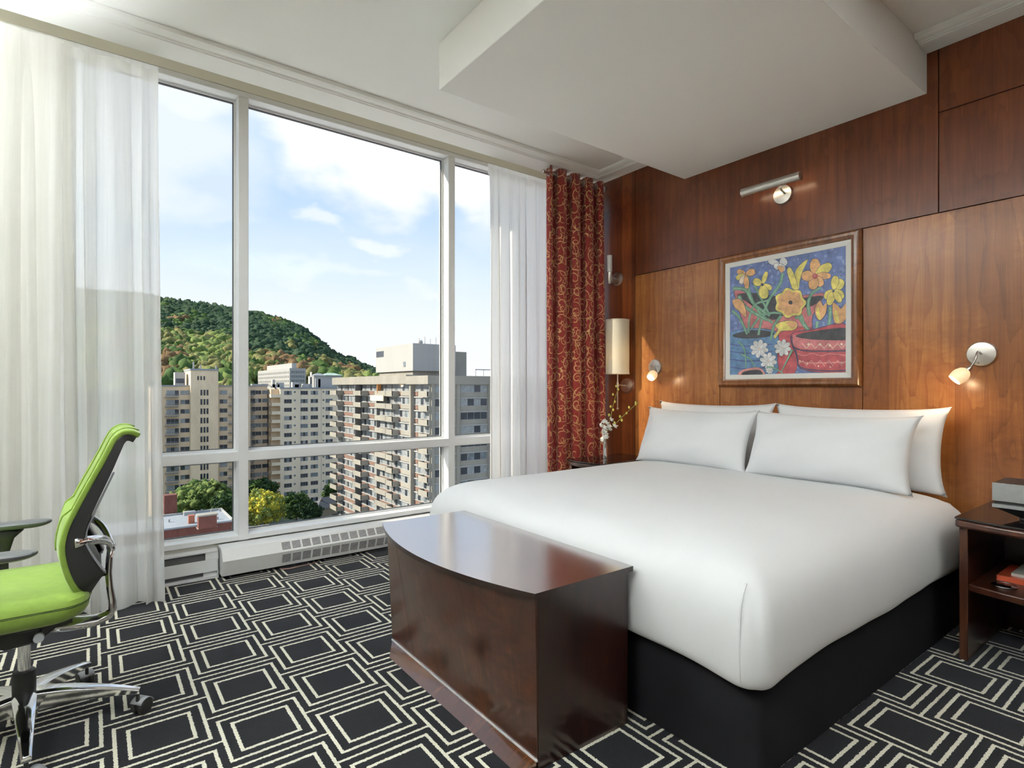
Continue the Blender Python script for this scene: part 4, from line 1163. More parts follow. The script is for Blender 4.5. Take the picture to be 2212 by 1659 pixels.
# ---- tan block with stair shaft (left) --------------------------------
A = thing('apartment_building', 'tan high-rise with taller windowless-looking shaft, farthest left through window', 'building', (28,200,GZ))
YA = 192.0
def xY(px, Y): return onY(px, 838, Y).x
xa0, xa1 = xY(330, YA), xY(541, YA)
MB().box(xa0, xa1, YA, YA+16, GZ, 1.6).build('wall', F_TAN, A)
MB().box(xY(412,190), xY(471.5,190), 190, 205, GZ, 6.4).build('stair_shaft', F_SHAFT, A)
MB().box(xY(411.5,190)-.1, xY(472,190)+.1, 189.8, 205.2, 6.4, 6.9).build('shaft_cap', F_ROOF, A)
MB().box(xa0-.2, xa1+.2, YA-.2, YA+16, 1.6, 2.0).build('roof_edge', F_ROOF, A)
p = MB(); p.box(xY(378,196), xY(400,196), 196, 200, 1.9, 5.9); p.build('roof_cabin', F_WHITE, A)
MB().box(xY(380,196), xY(398,196), 195.93, 196, 2.6, 4.0).build('cabin_window', W_DARK, A)
for px in (433,418,467): MB().cyl((xY(px,197),197,6.9),(xY(px,197),197,8.2+(px==418)*1.0), .22).build('roof_vent', F_WHITE, A)
DZ = 2.80
for k in range(14):
    z = -.25-DZ*k
    window_at(A, xY(399.5,YA), YA-.0, z, 2.4, 1.35, 2, rnd=wr)
    window_at(A, xY(482.7,YA), YA-.0, z, 2.2, 1.35, 2, rnd=wr)
    window_at(A, xY(373,YA), YA-.0, z-.1, 3.2, 1.6, 3, rnd=wr)
    if k > 0 or True:
        for px in (435,441.6,448.2): MB().box(xY(px,190)-.26, xY(px,190)+.26, 189.95, 190.0, z-.85, z+.85).build('slit_window', W_DARK, A)
    for pa, pb in ((357,386),(495,512)):
        b = MB(); x0, x1 = xY(pa,YA-1.3), xY(pb,YA-1.3)
        b.box(x0,x1,YA-1.4,YA,z-1.45,z-1.25)
        b.box(x0,x1,YA-1.4,YA-1.34,z-.45,z-.38)
        for q in range(int((x1-x0)/.28)+1): b.box(x0+q*.28,x0+q*.28+.07,YA-1.39,YA-1.35,z-1.25,z-.45)
        b.build('balcony', F_DIV, A)
for px in (433,): 
    for q in (-1,0,1): MB().box(xY(px+q*6.6+1.5,190)-.22, xY(px+q*6.6+1.5,190)+.22, 189.95, 190, 3.5, 4.7).build('slit_window', W_DARK, A)
# ---- recessed darker wing ---------------------------------------------
Bw = thing('apartment_building', 'shaded recessed tan wing between the shaft block and cream block', 'building', (46,210,GZ))
YB = 204.0
bx0, bx1 = xa1+.3, xY(605.5,199.)-2.95
MB().box(bx0, bx1, YB, YB+12, GZ, 1.7).build('wall', F_TAN, Bw)
MB().box(bx0, bx1, YB-.2, YB+12, 1.7, 2.0).build('roof_edge', F_ROOF, Bw)
for k in range(14):
    z = -.35-DZ*k*1.0
    window_at(Bw, xY(558,YB), YB, z, 1.9, 1.35, 2, rnd=wr); window_at(Bw, xY(574.6,YB), YB, z, 2.5, 1.35, 2, rnd=wr)
    window_at(Bw, xY(544,YB), YB, z-.1, 2.2, 1.7, 2, rnd=wr)
    b = MB(); x0, x1 = xY(536,YB-1.3), xY(549.5,YB-1.3); b.box(x0,x1,YB-1.4,YB,z-1.45,z-1.25); b.box(x0,x1,YB-1.4,YB-1.34,z-.45,z-.38)
    for q in range(8): b.box(x0+q*(x1-x0)/8,x0+q*(x1-x0)/8+.07,YB-1.39,YB-1.35,z-1.25,z-.45)
    b.build('balcony', F_DIV, Bw)
# ---- cream block -------------------------------------------------------
Cb = thing('apartment_building', 'cream high-rise with four columns of windows in the middle of the view', 'building', (60,206,GZ))
YC = 199.0; xc0, xc1 = xY(605.5,YC), xY(740,YC)
MB().box(xc0, xc1, YC, YC+18, GZ, .9).build('wall', F_CREAM, Cb)
MB().box(xc0-2.6, xc0, YC+1.6, YC+16, GZ, .7).build('side_wall', F_TAN, Cb)
MB().box(xc0-.2, xc1, YC-.15, YC+18, .9, 1.35).build('roof_edge', F_ROOF, Cb)
for k in range(14):
    z = -.55-2.88*k
    for px in (622,657,679,711): window_at(Cb, xY(px,YC), YC, z, 2.55, 1.4, 3, rnd=wr)
    for px in (636.8,698.6): MB().box(xY(px,YC)-.3, xY(px,YC)+.3, YC-.04, YC, z, z+.6).build('vent_window', W_MID, Cb)
    b = MB(); b.box(xc0-2.9, xc0-.0, YC+.0, YC+3.4, z-1.55, z-1.35); b.box(xc0-2.9,xc0-2.8,YC,YC+3.4,z-1.35,z-.45); b.box(xc0-2.9,xc0,YC,YC+.1,z-1.35,z-.45); b.build('balcony', F_CREAM, Cb)
for px in (650,694): MB().box(xY(px,YC)-.04, xY(px,YC)+.04, YC-.02, YC, GZ, .9).build('wall_joint', F_DARKB, Cb)
rv = random.Random(2)
for px, w, h in ((553,3.,1.1),(571,2.2,1.2),(594,2.5,1.),(605,2.2,1.6),(637,2.2,1.8),(640,1.6,1.0),(662,3.0,1.2),(590,.8,2.6),(672,.15,5.5),(668,.15,4.0),(688,.8,3.),(700,6.,3.2)):
    X = xY(px,YC+6); MB().box(X-w/2, X+w/2, YC+5, YC+7, 1.3 if px > 585 else 2.0, 1.4+h).build('roof_unit', F_WHITE, Cb)
# ---- balcony tower (right) ---------------------------------------------
T = thing('apartment_building', 'brick and concrete high-rise lined with projecting balconies, nearest on the right', 'building', (66,124,GZ))
XT = 52.7
Y0, Y1 = 96.9, 151.0
MB().box(XT+.9, XT+32, Y0+.3, Y1, GZ, 3.0).build('core_wall', F_DARKB, T)
b = MB()
b.box(XT-.6, XT+32, Y0-.2, 106.2, 1.9, 3.6); b.box(XT-.6, XT+2, 106.2, Y1, 2.0, 3.9)
for y in (105.4,134.9): b.box(XT-.1, XT+1.0, y-.35, y+.35, GZ, 3.0)
b.build('parapet', F_GREY, T)
segs = [(97.2,105.0),(105.9,115.7),(116.2,134.4),(135.4,143.5),(144.2,150.9)]
bals = [(97.0,101.0,.55),(106.0,110.6,.0),(112.3,115.8,.9),(115.9,123.2,.35),(129.2,134.4,1.2),(146.0,151.2,1.2)]
for k in range(13):
    zt = 2.2-DZ*k                      # underside of slab above
    for (a, c) in segs:
        n = max(4, int((c-a)/1.15))
        window_at(T, XT+.85, (a+c)/2, zt-1.0, round(c-a-.1,2), 1.45, n, axis='x', rnd=wr)
    b = MB(); b.box(XT+.78, XT+.95, Y0+.3, Y1, zt-2.65, zt-1.78); b.build('brick_spandrel', F_BRICK, T)
    b = MB(); b.box(XT+.55, XT+.95, Y0+.2, Y1, zt-.25, zt-.02); b.box(XT+.68, XT+.95, Y0+.2, Y1, zt-1.80, zt-1.70); b.build('floor_band', F_WHITE, T)
    for (a, c, d) in bals:
        if d == 0:
            MB().box(XT+.6, XT+.78, a, c+.5, zt-2.7, zt-1.75).build('balcony_panel', F_GREY, T); continue
        b = MB(); zb = zt-2.8
        b.box(XT-d, XT+.9, a, c, zb-.08, zb+.08); b.box(XT-d, XT-d+.14, a, c, zb+.08, zb+1.08)
        b.box(XT-d, XT+.9, a, a+.14, zb+.08, zb+1.08); b.box(XT-d, XT+.9, c-.14, c, zb+.08, zb+1.08)
        b.build('balcony', F_GREY, T)
        if a in (115.9,129.2): MB().box(XT-d+.5, XT+.9, c-.3, c-.16, zb+.1, zt-.1).build('divider_wall', F_DIV, T)
MB().box(XT-.45, XT+.6, 121.2, 121.4, .0, 2.0).build('orange_screen', simple('orange_panel', (.60,.27,.09), .6), T)
MB().box(XT-.65, XT-.45, 117.5, 124.8, -3.0+1.2, -.55).build('awning_panel', simple('cream_awning', (.75,.60,.42), .7), T)
# face turned to the hotel
b = MB(); b.box(XT+.0, XT+32, Y0+.25, Y0+.35, GZ, 2.9); b.build('end_wall', F_GREY, T)
for x in (53.0,58.8,66.5): MB().box(x, x+.7, Y0-.1, Y0+.3, GZ, 2.9).build('pier', F_GREY, T)
for k in range(11):
    zt = 2.0-DZ*k
    for a, c in ((53.9,58.6),(59.8,66.3),(67.5,74.5)):
        window_at(T, (a+c)/2, Y0+.25, zt-1.0, round(c-a,2), 1.5, 4, axis='y', rnd=wr)
    MB().box(XT+.2, XT+30, Y0+.1, Y0+.3, zt-.2, zt).build('floor_band', F_WHITE, T)
p0 = onX(812,750,55.7); p1 = onX(892,743,55.7)
b = MB(); b.box(55.7, 66.5, p1.y, p0.y, 4.9, 10.9); b.build('penthouse', F_WHITE, T)
MB().box(56.2, 64, p1.y+1, p0.y-1, 2.5, 4.9).build('penthouse_base', F_GREY, T)
MB().box(55.66, 55.7, p0.y-4.6, p0.y-.3, 8.6, 10.0).build('louvre', W_DARK, T)
MB().box(55.62, 55.7, p1.y+3.6, p1.y+4.6, 5.9, 7.0).build('vent_grille', W_MID, T)
b = MB(); b.sphere((58.5,p1.y+2,11.3), .6, 6, 10); b.build('roof_dome', F_WHITE, T, smooth=True)
for i in range(5): MB().cyl((58+i*1.4,p1.y+1.5,10.9),(58+i*1.4,p1.y+1.5,12.2+.4*(i%2)),.06).build('antenna', F_WHITE, T)
MB().box(66.6, 70.6, 112, 118, 2.5, 9.6).build('lift_house', F_GREY, T)
b = MB(); b.box(64, 72, 98, 98.1, 4.9, 5.1); 
for x in (64,66,68,70,71.9): b.box(x,x+.1,98,98.1,3.0,5.0)
b.build('roof_rail', F_WHITE, T)
# ---- hillside institution and villas ------------------------------------
c0 = atD(625.6,795,345); I = thing('institution_building', 'white flat-roofed building with rows of small windows below the hill', 'building', (c0.x,c0.y,2))
y2 = onX(557,800,c0.x).y; x2 = onY(661,800,c0.y).x
MB().box(c0.x, x2, c0.y, y2, -8, c0.z).build('wall', F_WHITE, I)
MB().box(c0.x+3, x2-4, c0.y+6, y2-14, c0.z, c0.z+3.4).build('upper_storey', F_WHITE, I)
for k in range(5):
    for j in range(22):
        y = c0.y+3+(y2-c0.y-6)*j/21; MB().box(c0.x-.05,c0.x,y-.5,y+.5,c0.z-2.2-2.7*k-1.1,c0.z-2.2-2.7*k+.3).build('window', W_DARK, I) if k < 4 else None
    for j in range(6):
        x = c0.x+1.5+(x2-c0.x-3)*j/5; MB().box(x-.55,x+.55,c0.y-.05,c0.y,c0.z-2.0-2.7*k-1.2,c0.z-2.0-2.7*k+.3).build('window', W_MID, I) if k < 4 else None
def house(label, px0, px1, ytop, ybase, d, wallm, roofm, flat=False):
    a = atD(px0,ybase,d); c = atD(px1,ybase,d); zt = atD(px0,ytop,d).z
    o = thing('house', label, 'building', (a.x,a.y,a.z)); w = (c-a).length
    X0, X1 = a.x, a.x+w*.95; YY = a.y; h = zt-a.z
    MB().box(X0, X1, YY, YY+w*.7, a.z-12, a.z+h*.5).build('wall', wallm, o)
    b = MB(); e = w*.04; v = [(X0-e,YY-e,a.z+h*.5),(X1+e,YY-e,a.z+h*.5),(X1+e,YY+w*.7,a.z+h*.5),(X0-e,YY+w*.7,a.z+h*.5),(X0+w*.3,YY+w*.35,zt),(X1-w*.3,YY+w*.35,zt)]
    b.add(v, [(0,1,5,4),(1,2,5),(2,3,4,5),(3,0,4),(3,2,1,0)]); b.build('roof', roofm, o)
    return o
COP = facade('green_copper', (.35,.47,.40), .1)
house('long low villa with pale green roof near the treeline', 700,742,805,816,330,F_WHITE,COP)
house('small white villa left of the green-roofed one', 678,704,806,816,300,F_WHITE,F_ROOF)
# ---- low buildings in the foreground --------------------------------------
Lb = thing('brick_building', 'low red brick building with pale flat roof in the lower left pane', 'building', (14,122,GZ))
RZ = -24.0
b = MB(); b.box(2, 21.2, 117.2, 128.2, GZ, RZ-.3); b.build('wall', F_RED, Lb)
b = MB(); b.box(1.8, 21.4, 117.0, 128.4, RZ-.3, RZ); b.build('roof', F_ROOF, Lb)
b = MB(); b.box(1.8,21.4,128.2,128.5,RZ,RZ+.35); b.box(21.1,21.4,117,128.4,RZ,RZ+.3); b.build('parapet', F_WHITE, Lb)
def onroof(px, py, z=RZ): return onZ(px, py, z)
def rbox(name, px, py, w, dpt, h, m, z=RZ):
    p = onroof(px, py, z); return MB().box(p.x-w/2,p.x+w/2,p.y,p.y+dpt,z,z+h).build(name, m, Lb)
rbox('chimney', 449, 1141, 2.9, 1.8, 2.2, F_RED); rbox('chimney_cap', 449, 1141, 3.3, 2.0, .01, F_GREY)
p = onroof(449,1141); MB().box(p.x-1.65,p.x+1.65,p.y-.1,p.y+2,RZ+2.2,RZ+2.45).build('chimney_cap', F_GREY, Lb)
rbox('chimney', 414, 1131, 1.0, .9, 1.5, facade('orange_brick',(.42,.15,.09)))
rbox('roof_hatch', 410, 1113, 2.0, 1.2, .7, F_WHITE)
for px, py in ((436,1106),(457,1105),(475,1104),(427,1125),(440,1122),(365,1128),(470,1122)):
    p = onroof(px, py); MB().cyl(p, p+Vector((0,0,.55)), .18, n=8).build('roof_vent', F_WHITE, Lb)
p = onroof(370,1112); MB().box(p.x-1.2,p.x+1.0,p.y,p.y+2,RZ,RZ+3.9).build('brick_stack', F_RED, Lb)
b = MB(); q = onZ(395,1160,-29); b.box(q.x,q.x+3.6,q.y,q.y+3,GZ,-27); b.build('stair_tower', facade('pale_red_brick',(.36,.15,.10)), Lb)
b = MB(); b.box(q.x-.1,q.x+3.7,q.y-.1,q.y+3.1,-27,-26.8); b.build('stair_tower_roof', F_ROOF, Lb)
b = MB(); b.box(12,24,108,117.2,GZ,-29.5); b.build('rear_annex', F_ROOF, Lb)
def dish(px, py, z, r):
    p = onZ(px, py, z); o = thing('satellite_dish', 'white satellite dish beside the brick chimney, '+('larger, leaning right' if r > .65 else 'smaller, near the stair tower'), 'dish', p)
    ax_ = Vector((-.3,-.8,.5)); b = MB(); b.lathe([(.01,0),(r*.5,.05),(r*.85,.14),(r,.22),(r*.97,.22),(r*.5,.07),(.01,.02)], p+Vector((0,0,.5)), ax_, 20); b.build('reflector', F_WHITE, o, smooth=True)
    MB().cyl(p, p+Vector((0,.1,.5)), .05, n=8).build('mast', F_WHITE, o)
dish(438,1147,-27.0,.75); dish(424,1139,-26.8,.55)
h2 = house('slate-roofed house with dormer and brick chimney below the balcony tower', 685,738,1079,1122,158,F_GREY,F_SLATE)
p = atD(693,1088,160); MB().box(p.x-.5,p.x+.5,p.y,p.y+1,p.z-4,p.z).build('chimney', facade('grey_stack',(.4,.38,.35)), h2); MB().box(p.x+.0,p.x+.45,p.y+.2,p.y+.7,p.z,p.z+1.).build('chimney_pot', F_RED, h2)
g = thing('flat_roof_shed', 'grey flat roof with white edge below the yellow tree', 'building', (30,110,GZ))
q0 = onZ(520,1152,-29); b = MB(); b.box(q0.x,q0.x+6.4,q0.y,q0.y+4.6,GZ,-29.2); b.build('wall', F_GREY, g)
MB().box(q0.x-.2,q0.x+6.6,q0.y-.2,q0.y+4.8,-29.2,-29.0).build('roof_edge', F_WHITE, g); MB().box(q0.x+.2,q0.x+6.2,q0.y+.2,q0.y+4.4,-29.0,-28.97).build('roof', F_SLATE, g)

# ---- trees -----------------------------------------------------------------
def foliage(name, cols):
    m, nt, b = nmat(name)
    off = nt.nodes.new('ShaderNodeNewGeometry')
    f = M(nt,'ADD', M(nt,'MULTIPLY', noise(nt, off.outputs['Position'], .16, 4, .65), .6), M(nt,'MULTIPLY', noise(nt, off.outputs['Position'], 1.1, 3), .4))
    n = len(cols); nt.links.new(ramp(nt, f, [(.32+.36*i/(n-1), c) for i, c in enumerate(cols)]), b.inputs['Base Color'])
    b.inputs['Roughness'].default_value = .8; b.inputs['Specular IOR Level'].default_value = .2; return m
FOL = {'green':foliage('foliage_green',[(.012,.035,.010),(.05,.10,.022),(.14,.20,.045)]),
       'dark':foliage('foliage_dark',[(.008,.024,.012),(.022,.052,.024),(.055,.10,.038)]),
       'yellow':foliage('foliage_yellow',[(.10,.13,.02),(.34,.33,.035),(.60,.48,.05)]),
       'lime':foliage('foliage_lime',[(.03,.06,.014),(.13,.18,.045),(.26,.32,.09)]),
       'rust':foliage('foliage_rust',[(.05,.04,.018),(.16,.10,.045),(.27,.17,.07)]),
       'olive':foliage('foliage_olive',[(.05,.06,.02),(.15,.15,.05),(.27,.25,.09)])}
BARK = facade('bark', (.10,.075,.05), .2, 3)
def ico(sub):
    bm = bmesh.new(); bmesh.ops.create_icosphere(bm, subdivisions=sub, radius=1); 
    v = np.array([p.co[:] for p in bm.verts]); f = np.array([[q.index for q in fc_.verts] for fc_ in bm.faces]); bm.free(); return v, f
I2, I3 = ico(2), ico(3)
def lumpy(seed, sub, amp=.22):
    v, f = (I2 if sub == 2 else I3); r = np.random.RandomState(seed); d = np.ones(len(v))
    for fr in (2.2, 4.1, 7.5):
        for _ in range(4):
            k = r.normal(size=3)*fr; d += amp/fr*1.3*np.sin(v@k+r.uniform(0,6.28))
    return v*d[:,None], f
def mesh_np(name, V, F, mat, mi=None):
    me = bpy.data.meshes.new(name); me.vertices.add(len(V)); me.vertices.foreach_set('co', V.astype('f').ravel())
    n = F.shape[1]; me.loops.add(F.size); me.loops.foreach_set('vertex_index', F.astype('i').ravel())
    me.polygons.add(len(F)); me.polygons.foreach_set('loop_start', np.arange(0,F.size,n,dtype='i')); me.polygons.foreach_set('loop_total', np.full(len(F), n, 'i'))
    for m in (mat if isinstance(mat, list) else [mat]): me.materials.append(m)
    if mi is not None: me.polygons.foreach_set('material_index', mi.astype('i'))
    me.update(); me.validate(); return me
def big_tree(label, px, py, d, rx, rz, mat, mat2=None, seed=0, n=150):
    c = atD(px, py, d); o = thing('tree', label, 'tree', (c.x,c.y,GZ)); r = np.random.RandomState(seed)
    Vs = []; Fs = []; mi = []; off = 0
    for k in range(n):
        a = r.uniform(0,2*PI); u = r.uniform(-.75,1); rad = r.uniform(.35,.86)
        q = math.sqrt(max(0,1-u*u)); cc = np.array([q*math.cos(a)*rx*rad, q*math.sin(a)*rx*rad, u*rz*rad])
        s = r.uniform(.13,.26)*(rx+rz)/2*(.95 if rad < .6 else .7)
        v, f = lumpy(seed*100+k, 3, .5); Vs.append(v*s*np.array([1,1,.8])+cc); Fs.append(f+off); off += len(v); mi.append(np.full(len(f), 0 if (mat2 is None or r.rand() < .6) else 1))
    V = np.vstack(Vs)+np.array([0,0,c.z-GZ]); F = np.vstack(Fs)
    # leaf sprays roughen the outline
    nl = 16000; idx = r.randint(0,len(V),nl); ctr = V[idx]+r.normal(size=(nl,3))*.22; e1 = r.normal(size=(nl,3)); e1 /= np.linalg.norm(e1,axis=1)[:,None]; e2 = np.cross(e1, r.normal(size=(nl,3))); e2 /= np.linalg.norm(e2,axis=1)[:,None]
    L = r.uniform(.18,.42,size=(nl,1)); T3 = np.stack([ctr-e1*L, ctr+e1*L, ctr+e2*L], 1).reshape(-1,3)
    LF = np.arange(nl*3).reshape(-1,3)+len(V)
    me = mesh_np('crown', np.vstack([V,T3]), np.vstack([F,LF]), [mat, mat2 or mat], np.concatenate(mi+[r.randint(0,2,nl)]))
    w = bpy.data.objects.new('crown', me); COL.objects.link(w); w.parent = o
    MB().cyl((c.x,c.y,GZ),(c.x,c.y,c.z),.35,.2,8).build('trunk', BARK, o)
big_tree('broad yellow-green tree behind the low brick building', 436,1076,152,8.2,5.0,FOL['lime'],FOL['green'],1,260)
big_tree('smaller dark tree at the right of the broad yellow-green tree', 484,1100,140,3.4,4.2,FOL['green'],FOL['dark'],2)
big_tree('bright yellow autumn tree beside the window mullion', 572,1096,128,4.6,4.6,FOL['yellow'],FOL['lime'],3,190)
big_tree('deep green tree right of the yellow autumn tree', 640,1094,150,3.8,4.2,FOL['dark'],FOL['green'],4)
big_tree('low dark tree left of the slate-roofed house', 674,1108,140,2.2,2.6,FOL['dark'],FOL['dark'],6)
big_tree('dark treetop showing behind the yellow autumn tree', 562,1058,170,5.2,3.6,FOL['dark'],FOL['green'],5)
big_tree('dark narrow tree at the left edge of the balcony tower', 716,1070,168,2.4,4.0,FOL['dark'],FOL['green'],7)
# ---- wooded hill --------------------------------------------------------------
RID = [(0,612),(150,618),(300,630),(353,641),(420,650),(500,661),(540,668),(598,682),(645,699),(676,722),(702,741),(707,750),(740,767),(763,774),(787,786),(812,795),(860,812),(940,826),(1060,834)]
def ridge(px): return float(np.interp(px, [a for a,_ in RID], [b_ for _,b_ in RID]))
D0, D1 = 400., 950.
def hz(px, d):
    t = (d-D0)/(D1-D0); zr = (HYP-ridge(px)-0)/FP*D1-9.
    t = min(max(t,0),1.15); s = t**.85 if t <= 1 else 1-(t-1)*1.5
    return -3+(zr+3)*s
rows = []
for px in np.arange(-100,1100,20):
    row = []
    for d in np.concatenate([[200,260],np.linspace(D0,D1,20),[1000,1080]]):
        r_ = ray(px, HYP); z = hz(px, d) if d >= D0 else GZ+(hz(px,D0)-GZ)*(d-200)/(D0-200)
        row.append((r_[0]*d, r_[1]*d, z))
    rows.append(row)
MB().grid(rows).build('hill', FOL['dark'])['kind'] = 'structure'
r = np.random.RandomState(5); trees = []
d = 330.
while d < D1+8:  # rows of trees up the slope
    step = 7.6
    px = -130.
    while px < 1000:
        jd = d+r.uniform(-4,4); jp = px+r.uniform(-.4,.4)*step/d*FP
        if jd > 328 and not (538 < jp < 672 and jd < 425) and not (672 <= jp < 790 and jd < 352):
            rr_ = ray(jp, HYP); z = hz(jp, max(jd,D0)); R_ = r.uniform(3.8,6.6)
            vis = 345 < jp < 812
            # dark greens uphill carry the slope's shade in their colour; species drift in patches
            t = (jd-D0)/(D1-D0); nz_ = math.sin(jp*.021+jd*.009)+math.sin(jp*.05-jd*.02+1.3)*.7+r.normal()*.55
            if t < .34-.0002*(jp-350): k = ('lime' if nz_ > .9 else 'olive' if nz_ > -.1 else 'green' if nz_ > -1.1 else 'rust')
            else: k = 'dark' if nz_ < 1.0 else ('green' if nz_ < 2.1 else 'rust')
            if .20 < t < .34 and jp > 520: k = 'dark' if nz_ < .5 else 'rust' if nz_ > 1.3 else 'olive'
            if not (abs(rr_[0]*jd-(c0.x+x2)/2) < 24 and abs(rr_[1]*jd-(c0.y+y2)/2) < 44) : trees.append((jd, vis, rr_[0]*jd, rr_[1]*jd, z, R_, k))
        px += step/d*FP*(1.0 if px > 330 else 1.35)
    d += step*.95
trees.sort(key=lambda q: (not q[1], q[0]))
near, rest = trees[:300], trees[300:]
KEYS = list(FOL); tm = {}
for i, (jd, vis, x, y, z, R_, k) in enumerate(near):
    key = (k, i%3)
    if key not in tm:
        v, f = lumpy(900+i, 3, .45); tm[key] = mesh_np('crown', v, f, FOL[k])
    o = bpy.data.objects.new('hillside_tree', tm[key]); COL.objects.link(o)
    o.location = (x, y, z+R_*.55); o.scale = (R_, R_, R_*1.05); o.rotation_euler.z = r.uniform(0,6.28)
    tag(o, 'rounded broadleaf tree in the autumn-tinted lower belt of the hill', 'tree', 'broadleaf trees on the lower hillside')
Vs = []; Fs = []; mi = []; off = 0; LV = [lumpy(50+i, 3, .45) for i in range(5)]; LV2 = [lumpy(70+i, 2, .4) for i in range(5)]
for i, (jd, vis, x, y, z, R_, k) in enumerate(rest):
    v, f = (LV if (vis and jd < 700) else LV2)[i%5]; a = r.uniform(0,6.28); ca, sa = math.cos(a), math.sin(a)
    w = v@np.array([[ca,sa,0],[-sa,ca,0],[0,0,1]])*R_+np.array([x,y,z+R_*.5]); Vs.append(w); Fs.append(f+off); off += len(v); mi.append(np.full(len(f), KEYS.index(k)))
me = mesh_np('forest_canopy', np.vstack(Vs), np.vstack(Fs), [FOL[k] for k in KEYS], np.concatenate(mi))
fo = bpy.data.objects.new('forest_canopy', me); COL.objects.link(fo)
tag(fo, 'dense dark green forest canopy covering the upper hill', 'forest', kind='stuff')

#PART7 ============================================================= LIGHT, SKY, CAMERA
w = bpy.data.worlds.new('World'); SC.world = w; w.use_nodes = True; nt = w.node_tree
bg = nt.nodes['Background']
tc_ = nt.nodes.new('ShaderNodeTexCoord').outputs['Generated']
nv = N(nt,'ShaderNodeVectorMath', operation='NORMALIZE'); nt.links.new(tc_, nv.inputs[0]); dv = nv.outputs[0]
s = sep(nt, dv)
sky = ramp(nt, s[2], [(0,(.85,.865,.92)),(.11,(.80,.845,.925)),(.20,(.64,.76,.92)),(.30,(.48,.64,.88)),(.42,(.50,.66,.90)),(.6,(.55,.70,.92)),(1,(.55,.72,1.0))])
wz = N(nt,'ShaderNodeTexNoise'); wz.inputs['Scale'].default_value = 6; wz.inputs['Detail'].default_value = 5
nt.links.new(mapping(nt, dv, (1,1,2)), wz.inputs['Vector'])
wsub = N(nt,'ShaderNodeVectorMath', operation='SUBTRACT'); nt.links.new(wz.outputs['Color'], wsub.inputs[0]); wsub.inputs[1].default_value = (.5,.5,.5)
wad = N(nt,'ShaderNodeVectorMath', operation='MULTIPLY_ADD'); nt.links.new(wsub.outputs[0], wad.inputs[0]); wad.inputs[1].default_value = (.26,.26,.20); nt.links.new(dv, wad.inputs[2])
mask = None
for px, py, rad, vs, st in ((700,300,.135,1.5,1.),(850,330,.15,1.5,1.),(960,370,.12,1.3,1.),(590,235,.12,1.6,.8),(390,200,.12,2.,.75),(1020,400,.10,1.,1.),(1080,300,.2,1.,1.),(685,458,.055,2.4,.55),(800,505,.05,2.2,.6),(905,630,.06,2.6,.45),(700,585,.16,7.,.3),(430,450,.12,4.,.3),(300,300,.2,1.5,.6)):
    c = Vector(ray(px,py)).normalized()
    sb = N(nt,'ShaderNodeVectorMath', operation='SUBTRACT'); nt.links.new(wad.outputs[0], sb.inputs[0]); sb.inputs[1].default_value = c
    ml = N(nt,'ShaderNodeVectorMath', operation='MULTIPLY'); nt.links.new(sb.outputs[0], ml.inputs[0]); ml.inputs[1].default_value = (1,1,vs)
    ln = N(nt,'ShaderNodeVectorMath', operation='LENGTH'); nt.links.new(ml.outputs[0], ln.inputs[0])
    mr = N(nt,'ShaderNodeMapRange', interpolation_type='SMOOTHSTEP'); nt.links.new(ln.outputs['Value'], mr.inputs[0]); mr.inputs[1].default_value = rad; mr.inputs[2].default_value = rad*.35; mr.inputs[3].default_value = 0; mr.inputs[4].default_value = st
    mask = mr.outputs[0] if mask is None else M(nt,'MAXIMUM', mask, mr.outputs[0])
gen = noise(nt, mapping(nt, dv, (3,3,7)), 1.3, 5, .55)
gm = M(nt,'MULTIPLY', M(nt,'SUBTRACT', gen, .42), 1.6, clamp=True)
mask = M(nt,'MAXIMUM', mask, M(nt,'MULTIPLY', gm, .35))
up = M(nt,'GREATER_THAN', s[2], -.02)
col = mixc(nt, mask, sky, (.90,.91,.945))
col = mixc(nt, up, (.22,.23,.22), col)
nt.links.new(col, bg.inputs[0]); bg.inputs[1].default_value = .88

S = bpy.data.lights.new('sun','SUN'); S.energy = 6.0; S.angle = math.radians(.55); S.color = (1,.90,.74)
so = bpy.data.objects.new('sun', S); COL.objects.link(so)
so.rotation_euler = Vector((1,-.5,-.69)).to_track_quat('-Z','Y').to_euler()

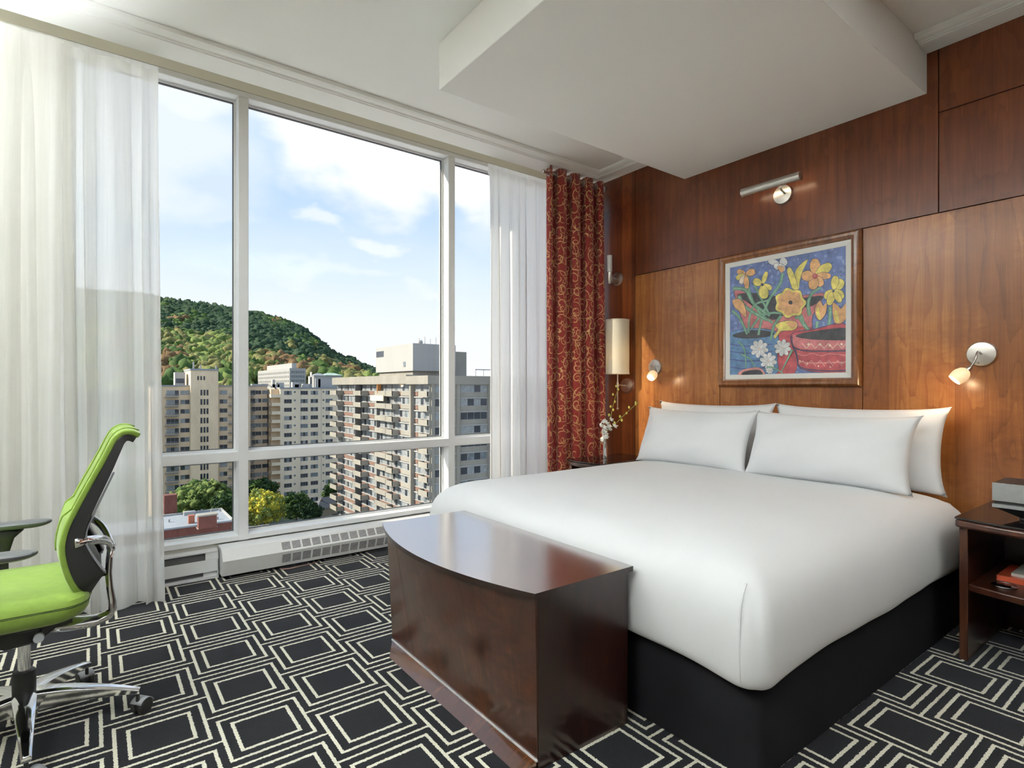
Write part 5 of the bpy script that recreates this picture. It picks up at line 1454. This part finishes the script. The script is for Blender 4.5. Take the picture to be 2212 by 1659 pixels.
for i, (x, y, e) in enumerate(((-1.2,-1.6,3),(-.3,-.7,3),(.5,-2.2,3))):  # fill lights added behind the camera in made-up ceiling fittings
    o = thing('fill_disk', ['added round fill light behind the viewer, the leftmost','added round fill light behind the viewer, nearest the window','added round fill light farthest behind the viewer'][i], 'lamp', (x,y,ZI))
    MB().lathe([(.24,0),(.25,-.01),(.25,-.05),(.235,-.05)], (x,y,ZI), (0,0,1), 32).build('rim', NICKEL, o, smooth='auto')
    L = bpy.data.lights.new('fill_disk_light','AREA'); L.shape = 'DISK'; L.size = .46; L.energy = e; L.color = (.90,.96,1)
    lo = bpy.data.objects.new('fill_source', L); COL.objects.link(lo); lo.parent = o; lo.location = (0,0,-.055)
for i, (x, y, e) in enumerate(((-1.3,.6,112),(-1.3,2.6,95),(1.9,-1.0,48))):  # uplights added out of view to brighten the ceiling
    o = thing('fill_uplight', ['added unseen fill uplight beside the left wall','added unseen fill uplight in the left corner by the sheer curtain','added unseen fill uplight behind the viewer'][i], 'lamp', (x,y,0))
    MB().lathe([(.14,0),(.14,.015),(.03,.03),(.012,.05),(.012,1.72),(.03,1.74),(.16,1.84),(.165,1.84),(.155,1.82),(.03,1.76)], (x,y,0), (0,0,1), 28).build('stand', NICKEL, o, smooth='auto')
    L = bpy.data.lights.new('fill_uplight_area','AREA'); L.shape = 'DISK'; L.size = .28; L.energy = e; L.spread = math.radians(115); L.color = (.90,.96,1)
    lo = bpy.data.objects.new('fill_source', L); COL.objects.link(lo); lo.parent = o; lo.location = (0,0,1.85); lo.rotation_euler = (PI,0,0)

cam = bpy.data.cameras.new('cam'); co_ = bpy.data.objects.new('camera', cam); COL.objects.link(co_)
cam.sensor_width = 36; cam.sensor_fit = 'HORIZONTAL'; cam.lens = 36*FP/2212; cam.shift_y = (HYP-829.5)/2212; cam.clip_start = .05; cam.clip_end = 5000
co_.location = (0,0,CH); co_.rotation_euler = (PI/2,0,-YAW); SC.camera = co_
vs = SC.view_settings; vs.view_transform = 'Standard'; vs.look = 'None'; vs.gamma = 1; vs.exposure = 0.5; vs.use_curve_mapping = False
GR_ = {'reading_lamp':'reading lamps over the bed','sheer_curtain':'sheer window curtains','nightstand':'nightstands beside the bed','orchid_stem':'orchid stems in the bud vase','tree':'street trees below the window','satellite_dish':'satellite dishes on the low roof','house':'small houses','fill_disk':'added round fill lights','fill_uplight':'added fill uplights','apartment_building':'apartment towers across the street'}
for o in bpy.data.objects:
    k_ = o.name.split('.')[0]
    if o.parent is None and k_ in GR_ and 'group' not in o and 'label' in o: o['group'] = GR_[k_]
for o in bpy.data.objects:
    if '_o' in o: del o['_o']
